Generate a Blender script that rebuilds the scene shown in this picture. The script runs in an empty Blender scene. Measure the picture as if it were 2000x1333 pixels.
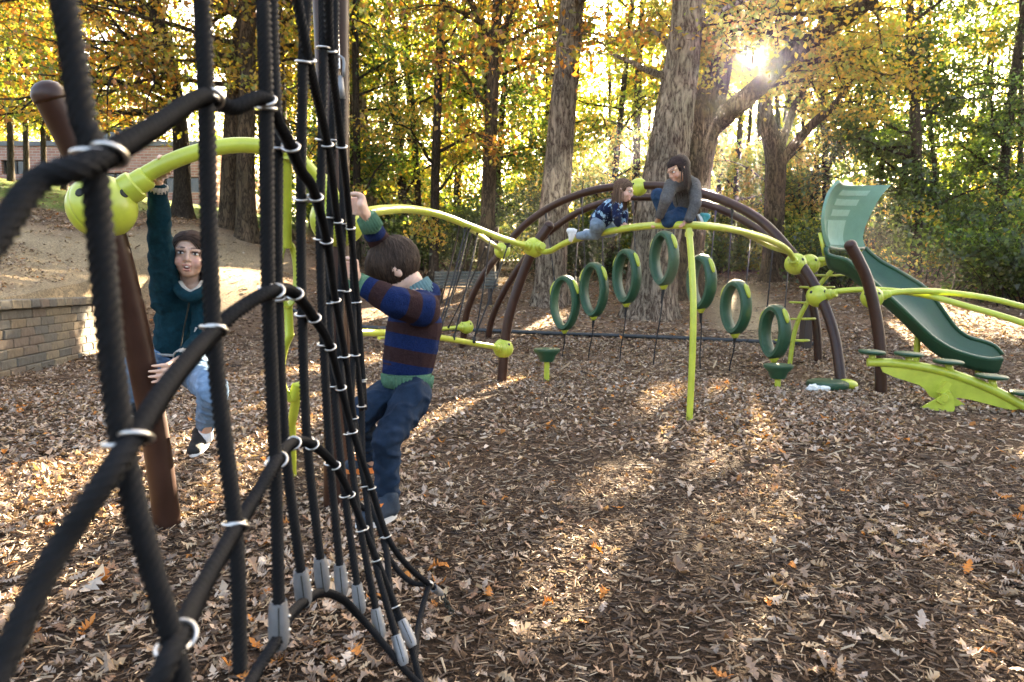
import bpy, math, random
import numpy as np
from mathutils import Vector, Matrix, noise as mnoise

random.seed(7)
rng = np.random.default_rng(11)
R = math.radians
scene = bpy.context.scene
COL = scene.collection

# ------------------------------------------------------------------ camera, sky, sun, exposure
CAM_H = 1.08
PITCH = R(4.57)
FPX = 1333.0
cam_data = bpy.data.cameras.new('camera')
cam_data.sensor_width = 36.0
cam_data.lens = 24.0
cam_data.clip_start = 0.05
cam_data.clip_end = 3000
cam_data.dof.use_dof = True
cam_data.dof.focus_distance = 3.4
cam_data.dof.aperture_fstop = 5.6
cam = bpy.data.objects.new('camera', cam_data)
COL.objects.link(cam)
cam.location = (0, 0, CAM_H)
cam.rotation_euler = (R(90) - PITCH, 0, 0)
scene.camera = cam

SUN_EL, SUN_AZ = R(17.0), R(18.9)
SUN_DIR = Vector((math.sin(SUN_AZ) * math.cos(SUN_EL), math.cos(SUN_AZ) * math.cos(SUN_EL), math.sin(SUN_EL)))
world = bpy.data.worlds.new('World')
scene.world = world
world.use_nodes = True
wn = world.node_tree.nodes
sky = wn.new('ShaderNodeTexSky')
sky.sky_type = 'NISHITA'
sky.sun_disc = False
sky.sun_elevation = SUN_EL
sky.sun_rotation = SUN_AZ
sky.air_density = 0.7
sky.dust_density = 6.0
sky.ozone_density = 0.0
wn['Background'].inputs['Strength'].default_value = 0.065
world.node_tree.links.new(sky.outputs[0], wn['Background'].inputs['Color'])

sun_data = bpy.data.lights.new('sun', 'SUN')
sun_data.energy = 5.0
sun_data.angle = R(0.5)
sun_data.color = (1.0, 0.86, 0.66)
sun = bpy.data.objects.new('sun', sun_data)
COL.objects.link(sun)
sun.location = SUN_DIR * 60
sun.rotation_euler = SUN_DIR.to_track_quat('Z', 'Y').to_euler()

scene.view_settings.view_transform = 'Standard'
scene.view_settings.look = 'None'
scene.view_settings.gamma = 1.0
scene.view_settings.exposure = 4.4
scene.view_settings.use_curve_mapping = False
scene.view_settings.use_white_balance = True       # the photo is balanced for open shade
scene.view_settings.white_balance_temperature = 7250
scene.view_settings.white_balance_tint = 10
scene.render.engine = 'CYCLES'
scene.cycles.max_bounces = 5
scene.cycles.diffuse_bounces = 3
scene.cycles.glossy_bounces = 2
scene.cycles.transmission_bounces = 3
scene.cycles.transparent_max_bounces = 4
scene.cycles.use_denoising = True
scene.cycles.sample_clamp_indirect = 6.0

# ------------------------------------------------------------------ helpers
CP, SP = math.cos(PITCH), math.sin(PITCH)
def P(px, py, d):
    """point at world depth y = d that is seen at photo pixel (px, py)"""
    vx = (px - 1000) / FPX; vy = (666.5 - py) / FPX
    t = d / (CP + SP * vy)
    return Vector((vx * t, d, CAM_H + t * (-SP + CP * vy)))
def PS(lst): return [P(*p) for p in lst]

def tag(o, label=None, cat=None, group=None, kind=None):
    if label: o['label'] = label
    if cat: o['category'] = cat
    if group: o['group'] = group
    if kind: o['kind'] = kind
    return o
def empty(name, loc, label=None, cat=None, group=None, rz=0):
    o = bpy.data.objects.new(name, None)
    o.empty_display_size = 0.1
    o.location = loc; o.rotation_euler = (0, 0, rz)
    COL.objects.link(o)
    return tag(o, label, cat, group)
def link(name, me, parent=None, m=None):
    o = bpy.data.objects.new(name, me)
    if m is not None:
        me.materials.clear()
        for q in (m if isinstance(m, (list, tuple)) else [m]): me.materials.append(q)
    COL.objects.link(o)
    if parent is not None: o.parent = parent
    return o
def world_off(parent):
    v = Vector((0, 0, 0)); p = parent
    while p is not None:
        v = v + p.location; p = p.parent
    return v
def copy_tree(o, parent=None):
    c = o.copy(); COL.objects.link(c); c.parent = parent
    for ch in o.children: copy_tree(ch, c)
    return c

def catmull(pts, n=8):
    pts = [Vector(p) for p in pts]
    if len(pts) < 3: return [pts[0].lerp(pts[-1], i / n) for i in range(n + 1)]
    ext = [pts[0] * 2 - pts[1]] + pts + [pts[-1] * 2 - pts[-2]]
    out = []
    for i in range(1, len(ext) - 2):
        p0, p1, p2, p3 = ext[i - 1], ext[i], ext[i + 1], ext[i + 2]
        for k in range(n):
            t = k / n
            out.append(0.5 * ((2 * p1) + (p2 - p0) * t + (2 * p0 - 5 * p1 + 4 * p2 - p3) * t * t + (3 * p1 - p0 - 3 * p2 + p3) * t ** 3))
    out.append(pts[-1].copy())
    return out
def resample(pts, step):
    L = [0.0]
    for a, b in zip(pts, pts[1:]): L.append(L[-1] + (b - a).length)
    n = max(2, int(L[-1] / step) + 1)
    out = []; j = 0
    for i in range(n):
        s = L[-1] * i / (n - 1)
        while j < len(L) - 2 and L[j + 1] < s: j += 1
        f = (s - L[j]) / max(1e-9, L[j + 1] - L[j])
        out.append(pts[j].lerp(pts[j + 1], f))
    return out
def interp(vals, f):
    x = f * (len(vals) - 1); i = min(int(x), len(vals) - 2)
    return vals[i] + (vals[i + 1] - vals[i]) * (x - i)

class MB:
    """collects shapes, links them as ONE mesh object"""
    def __init__(s): s.v = []; s.f = []; s.mi = []
    def add(s, verts, faces, mi=0):
        n = len(s.v)
        s.v.extend([Vector(p) for p in verts])
        s.f.extend([tuple(i + n for i in f) for f in faces]); s.mi.extend([mi] * len(faces))
        return s
    def tube(s, pts, rad, sides=10, caps=True, closed=False, twist=0.0, alt=1.0, smooth=0, mi=0, flat=None):
        pts = [Vector(p) for p in pts]
        if smooth: pts = catmull(pts, smooth)
        n = len(pts)
        if not isinstance(rad, (list, tuple)): rad = [rad]
        rad = [interp(rad, i / (n - 1)) if len(rad) > 1 else rad[0] for i in range(n)]
        verts = []; up = None; ang = 0.0
        for i in range(n):
            if closed: t = pts[(i + 1) % n] - pts[i - 1]
            else: t = pts[min(i + 1, n - 1)] - pts[max(i - 1, 0)]
            if t.length < 1e-9: t = Vector((0, 0, 1))
            t.normalize()
            if up is None:
                a = Vector((0, 0, 1)) if abs(t.z) < 0.9 else Vector((0, 1, 0))
                up = (a - t * a.dot(t)).normalized()
            else:
                up = up - t * up.dot(t)
                up = up.normalized() if up.length > 1e-6 else t.orthogonal().normalized()
            sd = t.cross(up)
            for k in range(sides):
                a = ang + 2 * math.pi * k / sides
                r = rad[i] * (alt if (k % 2) else 1.0)
                verts.append(pts[i] + (up * math.cos(a) + sd * (math.sin(a) * (flat or 1.0))) * r)
            ang += twist
        faces = []
        m = n if closed else n - 1
        for i in range(m):
            j = (i + 1) % n
            for k in range(sides):
                l = (k + 1) % sides
                faces.append((i * sides + k, i * sides + l, j * sides + l, j * sides + k))
        if caps and not closed:
            faces.append(tuple(reversed(range(sides))))
            faces.append(tuple((n - 1) * sides + k for k in range(sides)))
        return s.add(verts, faces, mi)
    def lathe(s, prof, c=(0, 0, 0), axis=(0, 0, 1), sides=24, mi=0):
        axis = Vector(axis).normalized(); u = axis.orthogonal().normalized(); w = axis.cross(u); c = Vector(c)
        verts = []
        for r, h in prof:
            for k in range(sides):
                a = 2 * math.pi * k / sides
                verts.append(c + axis * h + (u * math.cos(a) + w * math.sin(a)) * max(r, 1e-5))
        faces = []
        for i in range(len(prof) - 1):
            for k in range(sides):
                l = (k + 1) % sides
                faces.append((i * sides + k, i * sides + l, (i + 1) * sides + l, (i + 1) * sides + k))
        faces.append(tuple(reversed(range(sides)))); faces.append(tuple((len(prof) - 1) * sides + k for k in range(sides)))
        return s.add(verts, faces, mi)
    def box(s, size, M=None, mi=0, bev=0.0):
        x, y, z = [q / 2 for q in size]
        M = M or Matrix()
        if bev <= 0:
            vs = [(-x, -y, -z), (x, -y, -z), (x, y, -z), (-x, y, -z), (-x, -y, z), (x, -y, z), (x, y, z), (-x, y, z)]
            fs = [(3, 2, 1, 0), (4, 5, 6, 7), (0, 1, 5, 4), (1, 2, 6, 5), (2, 3, 7, 6), (3, 0, 4, 7)]
            return s.add([M @ Vector(v) for v in vs], fs, mi)
        b = bev
        vs = []; idx = {}
        for sx in (-1, 1):
            for sy in (-1, 1):
                for sz in (-1, 1):
                    for ax in range(3):
                        p = [sx * (x - b), sy * (y - b), sz * (z - b)]
                        p[ax] = (sx * x, sy * y, sz * z)[ax]
                        idx[(sx, sy, sz, ax)] = len(vs); vs.append(M @ Vector(p))
        fs = []
        for ax in range(3):
            o1, o2 = [(1, 2), (2, 0), (0, 1)][ax]
            for sg in (-1, 1):
                q = []
                for a, c in ((-1, -1), (1, -1), (1, 1), (-1, 1)):
                    k = [0, 0, 0]; k[ax] = sg; k[o1] = a; k[o2] = c
                    q.append(idx[(k[0], k[1], k[2], ax)])
                fs.append(tuple(q if sg > 0 else reversed(q)))
        for ax in range(3):                      # edges along ax
            o1, o2 = [(1, 2), (2, 0), (0, 1)][ax]
            for a in (-1, 1):
                for c in (-1, 1):
                    def key(e, face):
                        k = [0, 0, 0]; k[ax] = e; k[o1] = a; k[o2] = c
                        return idx[(k[0], k[1], k[2], face)]
                    q = (key(-1, o1), key(1, o1), key(1, o2), key(-1, o2))
                    fs.append(q if a * c > 0 else tuple(reversed(q)))
        for sx in (-1, 1):
            for sy in (-1, 1):
                for sz in (-1, 1):
                    q = (idx[(sx, sy, sz, 0)], idx[(sx, sy, sz, 1)], idx[(sx, sy, sz, 2)])
                    fs.append(q if sx * sy * sz > 0 else tuple(reversed(q)))
        return s.add(vs, fs, mi)
    def sphere(s, c, r, seg=20, rings=12, M=None, mi=0):
        c = Vector(c); rr = r if isinstance(r, (tuple, list)) else (r, r, r)
        vs = []
        for i in range(1, rings):
            th = math.pi * i / rings
            for k in range(seg):
                a = 2 * math.pi * k / seg
                p = Vector((rr[0] * math.sin(th) * math.cos(a), rr[1] * math.sin(th) * math.sin(a), rr[2] * math.cos(th)))
                vs.append(c + (M @ p if M else p))
        top = Vector((0, 0, rr[2])); bot = -top
        vs.append(c + (M @ top if M else top)); vs.append(c + (M @ bot if M else bot))
        fs = []
        for i in range(rings - 2):
            for k in range(seg):
                l = (k + 1) % seg
                fs.append((i * seg + k, (i + 1) * seg + k, (i + 1) * seg + l, i * seg + l))
        T = len(vs) - 2
        for k in range(seg):
            l = (k + 1) % seg
            fs.append((T, k, l)); fs.append((T + 1, (rings - 2) * seg + l, (rings - 2) * seg + k))
        return s.add(vs, fs, mi)
    def cap(s, p0, p1, r0, r1, flat=1.0, axis=None, seg=14, mi=0):
        """tapered capsule, optionally flattened along an axis"""
        p0, p1 = Vector(p0), Vector(p1); t = (p1 - p0)
        L = t.length; t = t.normalized() if L > 1e-6 else Vector((0, 0, 1))
        if axis is not None:
            u = Vector(axis); u = (u - t * u.dot(t)).normalized()
        else: u = t.orthogonal().normalized()
        w = t.cross(u)
        rows = []
        for i in range(5):
            a = math.pi / 2 * (1 - i / 4); rows.append((-r0 * math.sin(a), max(r0 * math.cos(a), r0 * .02), p0))
        for i in range(1, 4): rows.append((L * i / 4, r0 + (r1 - r0) * i / 4, p0))
        for i in range(5):
            a = math.pi / 2 * i / 4; rows.append((r1 * math.sin(a), max(r1 * math.cos(a), r1 * .02), p1))
        vs = []
        for h, r, b in rows:
            for k in range(seg):
                a = 2 * math.pi * k / seg
                vs.append(b + t * h + (u * (math.cos(a) * flat) + w * math.sin(a)) * r)
        fs = []
        for i in range(len(rows) - 1):
            for k in range(seg):
                l = (k + 1) % seg
                fs.append((i * seg + k, i * seg + l, (i + 1) * seg + l, (i + 1) * seg + k))
        fs.append(tuple(reversed(range(seg)))); fs.append(tuple((len(rows) - 1) * seg + k for k in range(seg)))
        return s.add(vs, fs, mi)
    def chain(s, pts, rads, flat=1.0, axis=None, seg=14):
        for i in range(len(pts) - 1): s.cap(pts[i], pts[i + 1], rads[i], rads[i + 1], flat, axis, seg)
        return s
    def mesh(s, name, off=None, smooth=True):
        me = bpy.data.meshes.new(name)
        vv = [tuple(p - off) for p in s.v] if off is not None else [tuple(p) for p in s.v]
        me.from_pydata(vv, [], s.f)
        if any(s.mi): me.polygons.foreach_set('material_index', s.mi)
        me.polygons.foreach_set('use_smooth', [smooth] * len(s.f))
        me.update()
        return me
    def build(s, name, m, parent=None, smooth=True, local=False, auto=None):
        off = None if (local or parent is None) else world_off(parent)
        me = s.mesh(name, off, smooth)
        if smooth and auto is not None: me.set_sharp_from_angle(angle=R(auto))
        return link(name, me, parent, m)

def np_mesh(name, verts, quads, cols=None, smooth=False, tris=False):
    """big mesh from numpy arrays; quads (N,4) or (N,3)"""
    me = bpy.data.meshes.new(name)
    k = quads.shape[1]; nf = len(quads)
    me.vertices.add(len(verts)); me.vertices.foreach_set('co', np.ascontiguousarray(verts, dtype=np.float32).ravel())
    me.loops.add(nf * k); me.loops.foreach_set('vertex_index', np.ascontiguousarray(quads, dtype=np.int32).ravel())
    me.polygons.add(nf); me.polygons.foreach_set('loop_start', np.arange(0, nf * k, k, dtype=np.int32))
    me.polygons.foreach_set('use_smooth', np.full(nf, smooth))
    me.update(calc_edges=True)
    if cols is not None:
        at = me.color_attributes.new('Col', 'FLOAT_COLOR', 'POINT')
        c4 = np.ones((len(verts), 4), dtype=np.float32); c4[:, :3] = cols
        at.data.foreach_set('color', c4.ravel())
    return me

# ------------------------------------------------------------------ materials
def nt(name):
    m = bpy.data.materials.new(name); m.use_nodes = True
    t = m.node_tree; t.nodes.clear()
    out = t.nodes.new('ShaderNodeOutputMaterial')
    return m, t, out
def N(t, typ, **kw):
    n = t.nodes.new(typ)
    for k, v in kw.items():
        if k.startswith('i_'):
            key = k[2:]
            key = int(key) if key.isdigit() else key.replace('_', ' ')
            n.inputs[key].default_value = v
        else: setattr(n, k, v)
    return n
def L(t, a, b): t.links.new(a, b)
def ramp(t, stops, mode='LINEAR'):
    n = t.nodes.new('ShaderNodeValToRGB'); n.color_ramp.interpolation = mode
    e = n.color_ramp.elements
    while len(e) < len(stops): e.new(0.5)
    for q, (p, c) in zip(e, stops): q.position = p; q.color = (*c, 1) if len(c) == 3 else c
    return n
def paint(name, col, rough=0.4, var=0.15, scale=14.0, bump=0.0, bscale=60.0, metal=0.0, stretch=(1, 1, 1), spec=0.5, coat=0.0, dark=None, sss=0.0):
    m, t, out = nt(name)
    b = N(t, 'ShaderNodeBsdfPrincipled'); L(t, b.outputs[0], out.inputs[0])
    b.inputs['Roughness'].default_value = rough; b.inputs['Metallic'].default_value = metal
    b.inputs['Specular IOR Level'].default_value = spec
    if coat: b.inputs['Coat Weight'].default_value = coat; b.inputs['Coat Roughness'].default_value = 0.12
    tc = N(t, 'ShaderNodeTexCoord'); mp = N(t, 'ShaderNodeMapping'); mp.inputs['Scale'].default_value = stretch
    L(t, tc.outputs['Object'], mp.inputs[0])
    no = N(t, 'ShaderNodeTexNoise', i_Scale=scale, i_Detail=6.0, i_Roughness=0.65); L(t, mp.outputs[0], no.inputs['Vector'])
    lo = dark or tuple(c * (1 - var) for c in col); hi = tuple(min(1, c * (1 + var)) for c in col)
    rp = ramp(t, [(0.3, lo), (0.7, hi)]); L(t, no.outputs[0], rp.inputs[0]); L(t, rp.outputs[0], b.inputs['Base Color'])
    rr = N(t, 'ShaderNodeMapRange'); rr.inputs[3].default_value = max(0, rough - 0.1); rr.inputs[4].default_value = min(1, rough + 0.12)
    L(t, no.outputs[0], rr.inputs[0]); L(t, rr.outputs[0], b.inputs['Roughness'])
    if bump:
        n2 = N(t, 'ShaderNodeTexNoise', i_Scale=bscale, i_Detail=5.0); L(t, mp.outputs[0], n2.inputs['Vector'])
        bp = N(t, 'ShaderNodeBump', i_Strength=bump, i_Distance=0.01); L(t, n2.outputs[0], bp.inputs['Height']); L(t, bp.outputs[0], b.inputs['Normal'])
    return m
def leafmat(name, trans=0.5, bright=1.25, attr=True, pal=None, gloss=0.0):
    m, t, out = nt(name)
    if attr:
        a = N(t, 'ShaderNodeAttribute', attribute_name='Col'); c = a.outputs['Color']
    else:
        oi = N(t, 'ShaderNodeObjectInfo'); rp = ramp(t, pal, 'CONSTANT'); L(t, oi.outputs['Random'], rp.inputs[0]); c = rp.outputs[0]
        tc = N(t, 'ShaderNodeTexCoord'); no = N(t, 'ShaderNodeTexNoise', i_Scale=25.0, i_Detail=4.0); L(t, tc.outputs['Object'], no.inputs['Vector'])
        mx0 = N(t, 'ShaderNodeMix', data_type='RGBA', blend_type='MULTIPLY'); mx0.inputs[0].default_value = 0.55
        L(t, c, mx0.inputs[6]); L(t, no.outputs[0], mx0.inputs[7]); c = mx0.outputs[2]
    d = N(t, 'ShaderNodeBsdfDiffuse'); L(t, c, d.inputs[0])
    tr = N(t, 'ShaderNodeBsdfTranslucent')
    mu = N(t, 'ShaderNodeMix', data_type='RGBA', blend_type='MULTIPLY'); mu.inputs[0].default_value = 1.0
    L(t, c, mu.inputs[6]); mu.inputs[7].default_value = (bright * 1.05, bright, bright * 0.55, 1); L(t, mu.outputs[2], tr.inputs[0])
    mx = N(t, 'ShaderNodeMixShader'); mx.inputs[0].default_value = trans
    L(t, d.outputs[0], mx.inputs[1]); L(t, tr.outputs[0], mx.inputs[2])
    last = mx
    if gloss:
        g = N(t, 'ShaderNodeBsdfGlossy', i_Roughness=0.45); g.inputs[0].default_value = (1, 1, 1, 1)
        m2 = N(t, 'ShaderNodeMixShader'); m2.inputs[0].default_value = gloss
        L(t, mx.outputs[0], m2.inputs[1]); L(t, g.outputs[0], m2.inputs[2]); last = m2
    L(t, last.outputs[0], out.inputs[0])
    return m
def bark(name, col, dark, scale=7.0, strength=0.9):
    m, t, out = nt(name)
    b = N(t, 'ShaderNodeBsdfPrincipled', i_Roughness=0.9); b.inputs['Specular IOR Level'].default_value = 0.15; L(t, b.outputs[0], out.inputs[0])
    tc = N(t, 'ShaderNodeTexCoord'); mp = N(t, 'ShaderNodeMapping'); mp.inputs['Scale'].default_value = (1, 1, 0.24); L(t, tc.outputs['Object'], mp.inputs[0])
    n1 = N(t, 'ShaderNodeTexNoise', i_Scale=scale * 1.5, i_Detail=5.0, i_Roughness=0.6, i_Distortion=0.8); L(t, mp.outputs[0], n1.inputs['Vector'])
    n3 = N(t, 'ShaderNodeTexNoise', i_Scale=scale * 7.0, i_Detail=6.0, i_Roughness=0.7); L(t, mp.outputs[0], n3.inputs['Vector'])
    s1 = N(t, 'ShaderNodeMath', operation='SUBTRACT'); L(t, n1.outputs[0], s1.inputs[0]); s1.inputs[1].default_value = 0.5
    a1 = N(t, 'ShaderNodeMath', operation='ABSOLUTE'); L(t, s1.outputs[0], a1.inputs[0])
    m1 = N(t, 'ShaderNodeMath', operation='MULTIPLY_ADD'); L(t, a1.outputs[0], m1.inputs[0]); m1.inputs[1].default_value = 3.2; 
    s3 = N(t, 'ShaderNodeMath', operation='MULTIPLY_ADD'); L(t, n3.outputs[0], s3.inputs[0]); s3.inputs[1].default_value = 0.9; s3.inputs[2].default_value = -0.42; L(t, s3.outputs[0], m1.inputs[2])
    mx = N(t, 'ShaderNodeClamp'); L(t, m1.outputs[0], mx.inputs[0])
    rp = ramp(t, [(0.02, dark), (0.22, tuple(c * .62 for c in col)), (0.5, col), (0.95, tuple(min(1, c * 1.3) for c in col))]); L(t, mx.outputs[0], rp.inputs[0])
    n2 = N(t, 'ShaderNodeTexNoise', i_Scale=0.8, i_Detail=3.0); L(t, tc.outputs['Object'], n2.inputs['Vector'])
    r2 = ramp(t, [(0.35, (0.75, 0.78, 0.7)), (0.65, (1.15, 1.1, 1.05))]); L(t, n2.outputs[0], r2.inputs[0])
    mm = N(t, 'ShaderNodeMix', data_type='RGBA', blend_type='MULTIPLY'); mm.inputs[0].default_value = 1.0
    L(t, rp.outputs[0], mm.inputs[6]); L(t, r2.outputs[0], mm.inputs[7]); L(t, mm.outputs[2], b.inputs['Base Color'])
    bp = N(t, 'ShaderNodeBump', i_Strength=strength, i_Distance=0.07); L(t, mx.outputs[0], bp.inputs['Height']); L(t, bp.outputs[0], b.inputs['Normal'])
    return m

M = {}
M['lime'] = paint('lime_paint', (0.43, 0.49, 0.05), 0.34, 0.16, 7, 0.03, 260, coat=0.15)
M['brown'] = paint('brown_paint', (0.034, 0.0125, 0.007), 0.36, 0.25, 9, 0.03, 200, spec=0.35)
M['port'] = paint('dark_port', (0.012, 0.014, 0.008), 0.7, 0.2)
M['green'] = paint('green_plastic', (0.013, 0.064, 0.030), 0.45, 0.12, 12, 0.10, 420)
M['hood'] = paint('pale_green_plastic', (0.125, 0.25, 0.165), 0.45, 0.1, 8, 0.08, 420)
M['hood_panel'] = paint('pale_green_panel', (0.25, 0.39, 0.28), 0.5, 0.08, 14, 0.05, 300)
M['rope'] = paint('black_rope', (0.0095, 0.0097, 0.0108), 0.66, 0.4, 60, 0.4, 900, spec=0.2)
M['cord'] = paint('black_cord', (0.012, 0.012, 0.013), 0.7, 0.3, 60)
M['steel'] = paint('zinc_steel', (0.62, 0.60, 0.56), 0.33, 0.15, 40, metal=1.0)
M['ferrule'] = paint('cast_aluminium', (0.24, 0.245, 0.25), 0.55, 0.15, 30, 0.15, 300, metal=0.6)
M['wood_dark'] = paint('dark_stained_wood', (0.045, 0.030, 0.022), 0.7, 0.35, 10, 0.3, 60, stretch=(1, 1, 0.15))
M['bench'] = paint('bench_slats', (0.060, 0.062, 0.048), 0.7, 0.3, 12, 0.3, 60)
M['edging'] = paint('black_edging', (0.03, 0.036, 0.04), 0.55, 0.25, 6)
M['litter'] = paint('white_paper', (0.72, 0.74, 0.72), 0.7, 0.08, 30)
M['bark_grey'] = bark('grey_oak_bark', (0.36, 0.285, 0.215), (0.06, 0.037, 0.026), 4.6, 1.0)
M['bark_brown'] = bark('brown_oak_bark', (0.15, 0.105, 0.066), (0.028, 0.018, 0.011), 5.5, 1.0)
M['bark_dark'] = bark('dark_bark', (0.07, 0.052, 0.038), (0.016, 0.012, 0.009), 9.0, 0.8)
M['leaf'] = leafmat('tree_leaf', 0.58, 1.6, gloss=0.04)
M['litter_leaf'] = leafmat('fallen_leaf', 0.12, 1.0, gloss=0.02)
LEAFPAL = [(0.0, (0.42, 0.29, 0.185)), (0.16, (0.28, 0.17, 0.10)), (0.34, (0.56, 0.43, 0.31)), (0.5, (0.20, 0.105, 0.055)),
           (0.62, (0.38, 0.29, 0.21)), (0.78, (0.48, 0.32, 0.17)), (0.9, (0.46, 0.16, 0.03)), (0.94, (0.62, 0.52, 0.42))]
M['big_leaf'] = leafmat('large_fallen_leaf', 0.12, 1.0, attr=False, pal=LEAFPAL, gloss=0.03)
# ------------------------------------------------------------------ terrain
def smooth(a, b, x):
    t = np.clip((np.asarray(x, float) - a) / (b - a), 0, 1); return t * t * (3 - 2 * t)
_BY = np.array([-50, 10.0, 11, 12, 13.5, 15, 17, 20, 22, 25, 30, 45, 90, 300, 900.])
_BZ = np.array([0, 0, .03, .13, .28, .45, .68, 1.1, 1.27, 1.6, 1.95, 2.7, 4.5, 8, 10.])
_HX = np.array([-100, 0, 1.0, 3, 4, 5.5, 9, 17, 30, 60, 500.])
_HZ = np.array([0, 0, .12, .85, 1.12, 1.65, 2.35, 3.6, 5.0, 6.5, 8.])
def wall_x(y): return -6.0 - 0.208 * (np.clip(y, -10, 15) - 8.0)
def vnoise(x, y, s, seed=0):
    x = np.asarray(x, float) * s + seed * 17.3; y = np.asarray(y, float) * s - seed * 9.1
    xi = np.floor(x); yi = np.floor(y); fx = x - xi; fy = y - yi
    fx = fx * fx * (3 - 2 * fx); fy = fy * fy * (3 - 2 * fy)
    def h(a, b): 
        q = np.sin(a * 127.1 + b * 311.7) * 43758.5453; return q - np.floor(q)
    return (h(xi, yi) * (1 - fx) + h(xi + 1, yi) * fx) * (1 - fy) + (h(xi, yi + 1) * (1 - fx) + h(xi + 1, yi + 1) * fx) * fy
def ground_z(x, y, hill=None):
    x = np.asarray(x, float); y = np.asarray(y, float)
    z = np.interp(y, _BY, _BZ)
    k = smooth(10.8, 15.0, y)
    behind = (x < wall_x(y) - 0.15) if hill is None else hill
    k = np.where(behind, 1.0, k)
    z = z + np.interp(-x - 3.0, _HX, _HZ) * k
    z = z + (vnoise(x, y, 0.9) - .5) * 0.05 + (vnoise(x, y, 0.25, 3) - .5) * 0.14 * smooth(9, 18, y)
    return z
def gz(x, y): return float(ground_z(x, y))
def G(px, d):
    x = (px - 1000) / FPX * d            # close enough: the row of the pixel barely moves x
    return Vector((x, d, gz(x, d)))

def lines(*segs):
    out = []
    for a, b, st in segs: out += list(np.arange(a, b, st))
    return np.array(out + [segs[-1][1]])
us = lines((-700, -100, 120), (-100, -30, 10), (-30, -10, 1.0), (-10, -0.30, 0.3)); us = us[us < -0.29]
us = np.concatenate([us, [-0.28, -0.06], lines((0.1, 16, 0.22), (16, 40, 2), (40, 110, 10), (110, 710, 120))])
ys = lines((-60, -6, 9), (-6, 0, 1), (0, 16, 0.22), (16, 32, 0.5), (32, 60, 2), (60, 140, 10), (140, 900, 95))
UU, YY = np.meshgrid(us, ys)
XX = UU + wall_x(YY)
ZZ = ground_z(XX, YY, UU < -0.2)
ny, nx = UU.shape
gv = np.stack([XX.ravel(), YY.ravel(), ZZ.ravel()], 1)
ii = (np.arange(ny - 1)[:, None] * nx + np.arange(nx - 1)[None]).ravel()
gq = np.stack([ii, ii + 1, ii + nx + 1, ii + nx], 1)
def ground_colour(x, y):
    n = vnoise(x, y, 1.3, 5)[..., None]; n2 = vnoise(x, y, 0.45, 8)[..., None]
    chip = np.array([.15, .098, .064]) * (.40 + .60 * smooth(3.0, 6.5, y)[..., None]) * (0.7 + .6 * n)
    leafy = np.array([.23, .15, .098]) * (0.75 + .5 * n)
    dirt = np.array([.44, .345, .215]) * (0.85 + .3 * n)
    grass = np.array([.11, .17, .035]) * (0.7 + .6 * n)
    wood = np.array([.06, .055, .022]) * (0.6 + .9 * n2)
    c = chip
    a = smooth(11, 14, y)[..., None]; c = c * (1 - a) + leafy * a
    a = smooth(-4.5, -6.5, x - 0 * y)[..., None] * smooth(9.5, 13, y)[..., None] ; c = c * (1 - a) + leafy * a
    # bare hill above the wall and the worn path up the slope
    beh = (x < wall_x(y) - .1)
    a = (beh * smooth(17.5, 13.5, y + 3.5 * (vnoise(x, y, .35, 2) - .5)) * smooth(.22, .5, vnoise(x, y, .6, 12) + .22))[..., None]; c = c * (1 - a) + dirt * a
    pc = -7.0 - (y - 13) * 0.1
    a = (smooth(1.5, .5, np.abs(x - pc) - .6) * smooth(12.0, 13.5, y) * smooth(22, 17, y))[..., None] * .9; c = c * (1 - a) + dirt * a
    pc = 4.6 + (y - 12) * 0.24
    a = (smooth(1.1, .35, np.abs(x - pc + .5 * (vnoise(x, y, .5, 4) - .5))) * smooth(11, 13, y))[..., None] * .9; c = c * (1 - a) + dirt * a
    a = (smooth(-7, -9, x) * smooth(21.6, 23.2, y + .05 * (x + 9)))[..., None]; c = c * (1 - a) + grass * a
    a = (smooth(-10.2, -11.8, x) * smooth(16.8, 18.2, y + .6 * (vnoise(x, y, .8, 3) - .5)))[..., None]; c = c * (1 - a) + grass * a
    a = (smooth(-6, -3, x) * smooth(19, 22, y))[..., None] * .8; c = c * (1 - a) + wood * a
    return c
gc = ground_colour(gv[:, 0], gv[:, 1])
m, t, out = nt('ground_mulch')
b = N(t, 'ShaderNodeBsdfPrincipled', i_Roughness=0.95); b.inputs['Specular IOR Level'].default_value = 0.1; L(t, b.outputs[0], out.inputs[0])
at = N(t, 'ShaderNodeAttribute', attribute_name='Col'); tc = N(t, 'ShaderNodeTexCoord')
n1 = N(t, 'ShaderNodeTexVoronoi', i_Scale=55.0); L(t, tc.outputs['Object'], n1.inputs['Vector'])
n2 = N(t, 'ShaderNodeTexNoise', i_Scale=90.0, i_Detail=5.0); L(t, tc.outputs['Object'], n2.inputs['Vector'])
rp = ramp(t, [(0.0, (.45, .45, .45)), (1.0, (1.5, 1.45, 1.4))]); L(t, n1.outputs['Color'], rp.inputs[0])
mm = N(t, 'ShaderNodeMix', data_type='RGBA', blend_type='MULTIPLY'); mm.inputs[0].default_value = 1.0; L(t, at.outputs['Color'], mm.inputs[6]); L(t, rp.outputs[0], mm.inputs[7])
L(t, mm.outputs[2], b.inputs['Base Color'])
ad = N(t, 'ShaderNodeMath', operation='ADD'); L(t, n1.outputs['Distance'], ad.inputs[0]); L(t, n2.outputs[0], ad.inputs[1])
bp = N(t, 'ShaderNodeBump', i_Strength=1.0, i_Distance=0.03); L(t, ad.outputs[0], bp.inputs['Height']); L(t, bp.outputs[0], b.inputs['Normal'])
M['ground'] = m
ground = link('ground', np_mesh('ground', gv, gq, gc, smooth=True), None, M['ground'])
tag(ground, 'brown wood chip playground floor with fallen leaves rising to a leafy slope', kind='structure')

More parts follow.
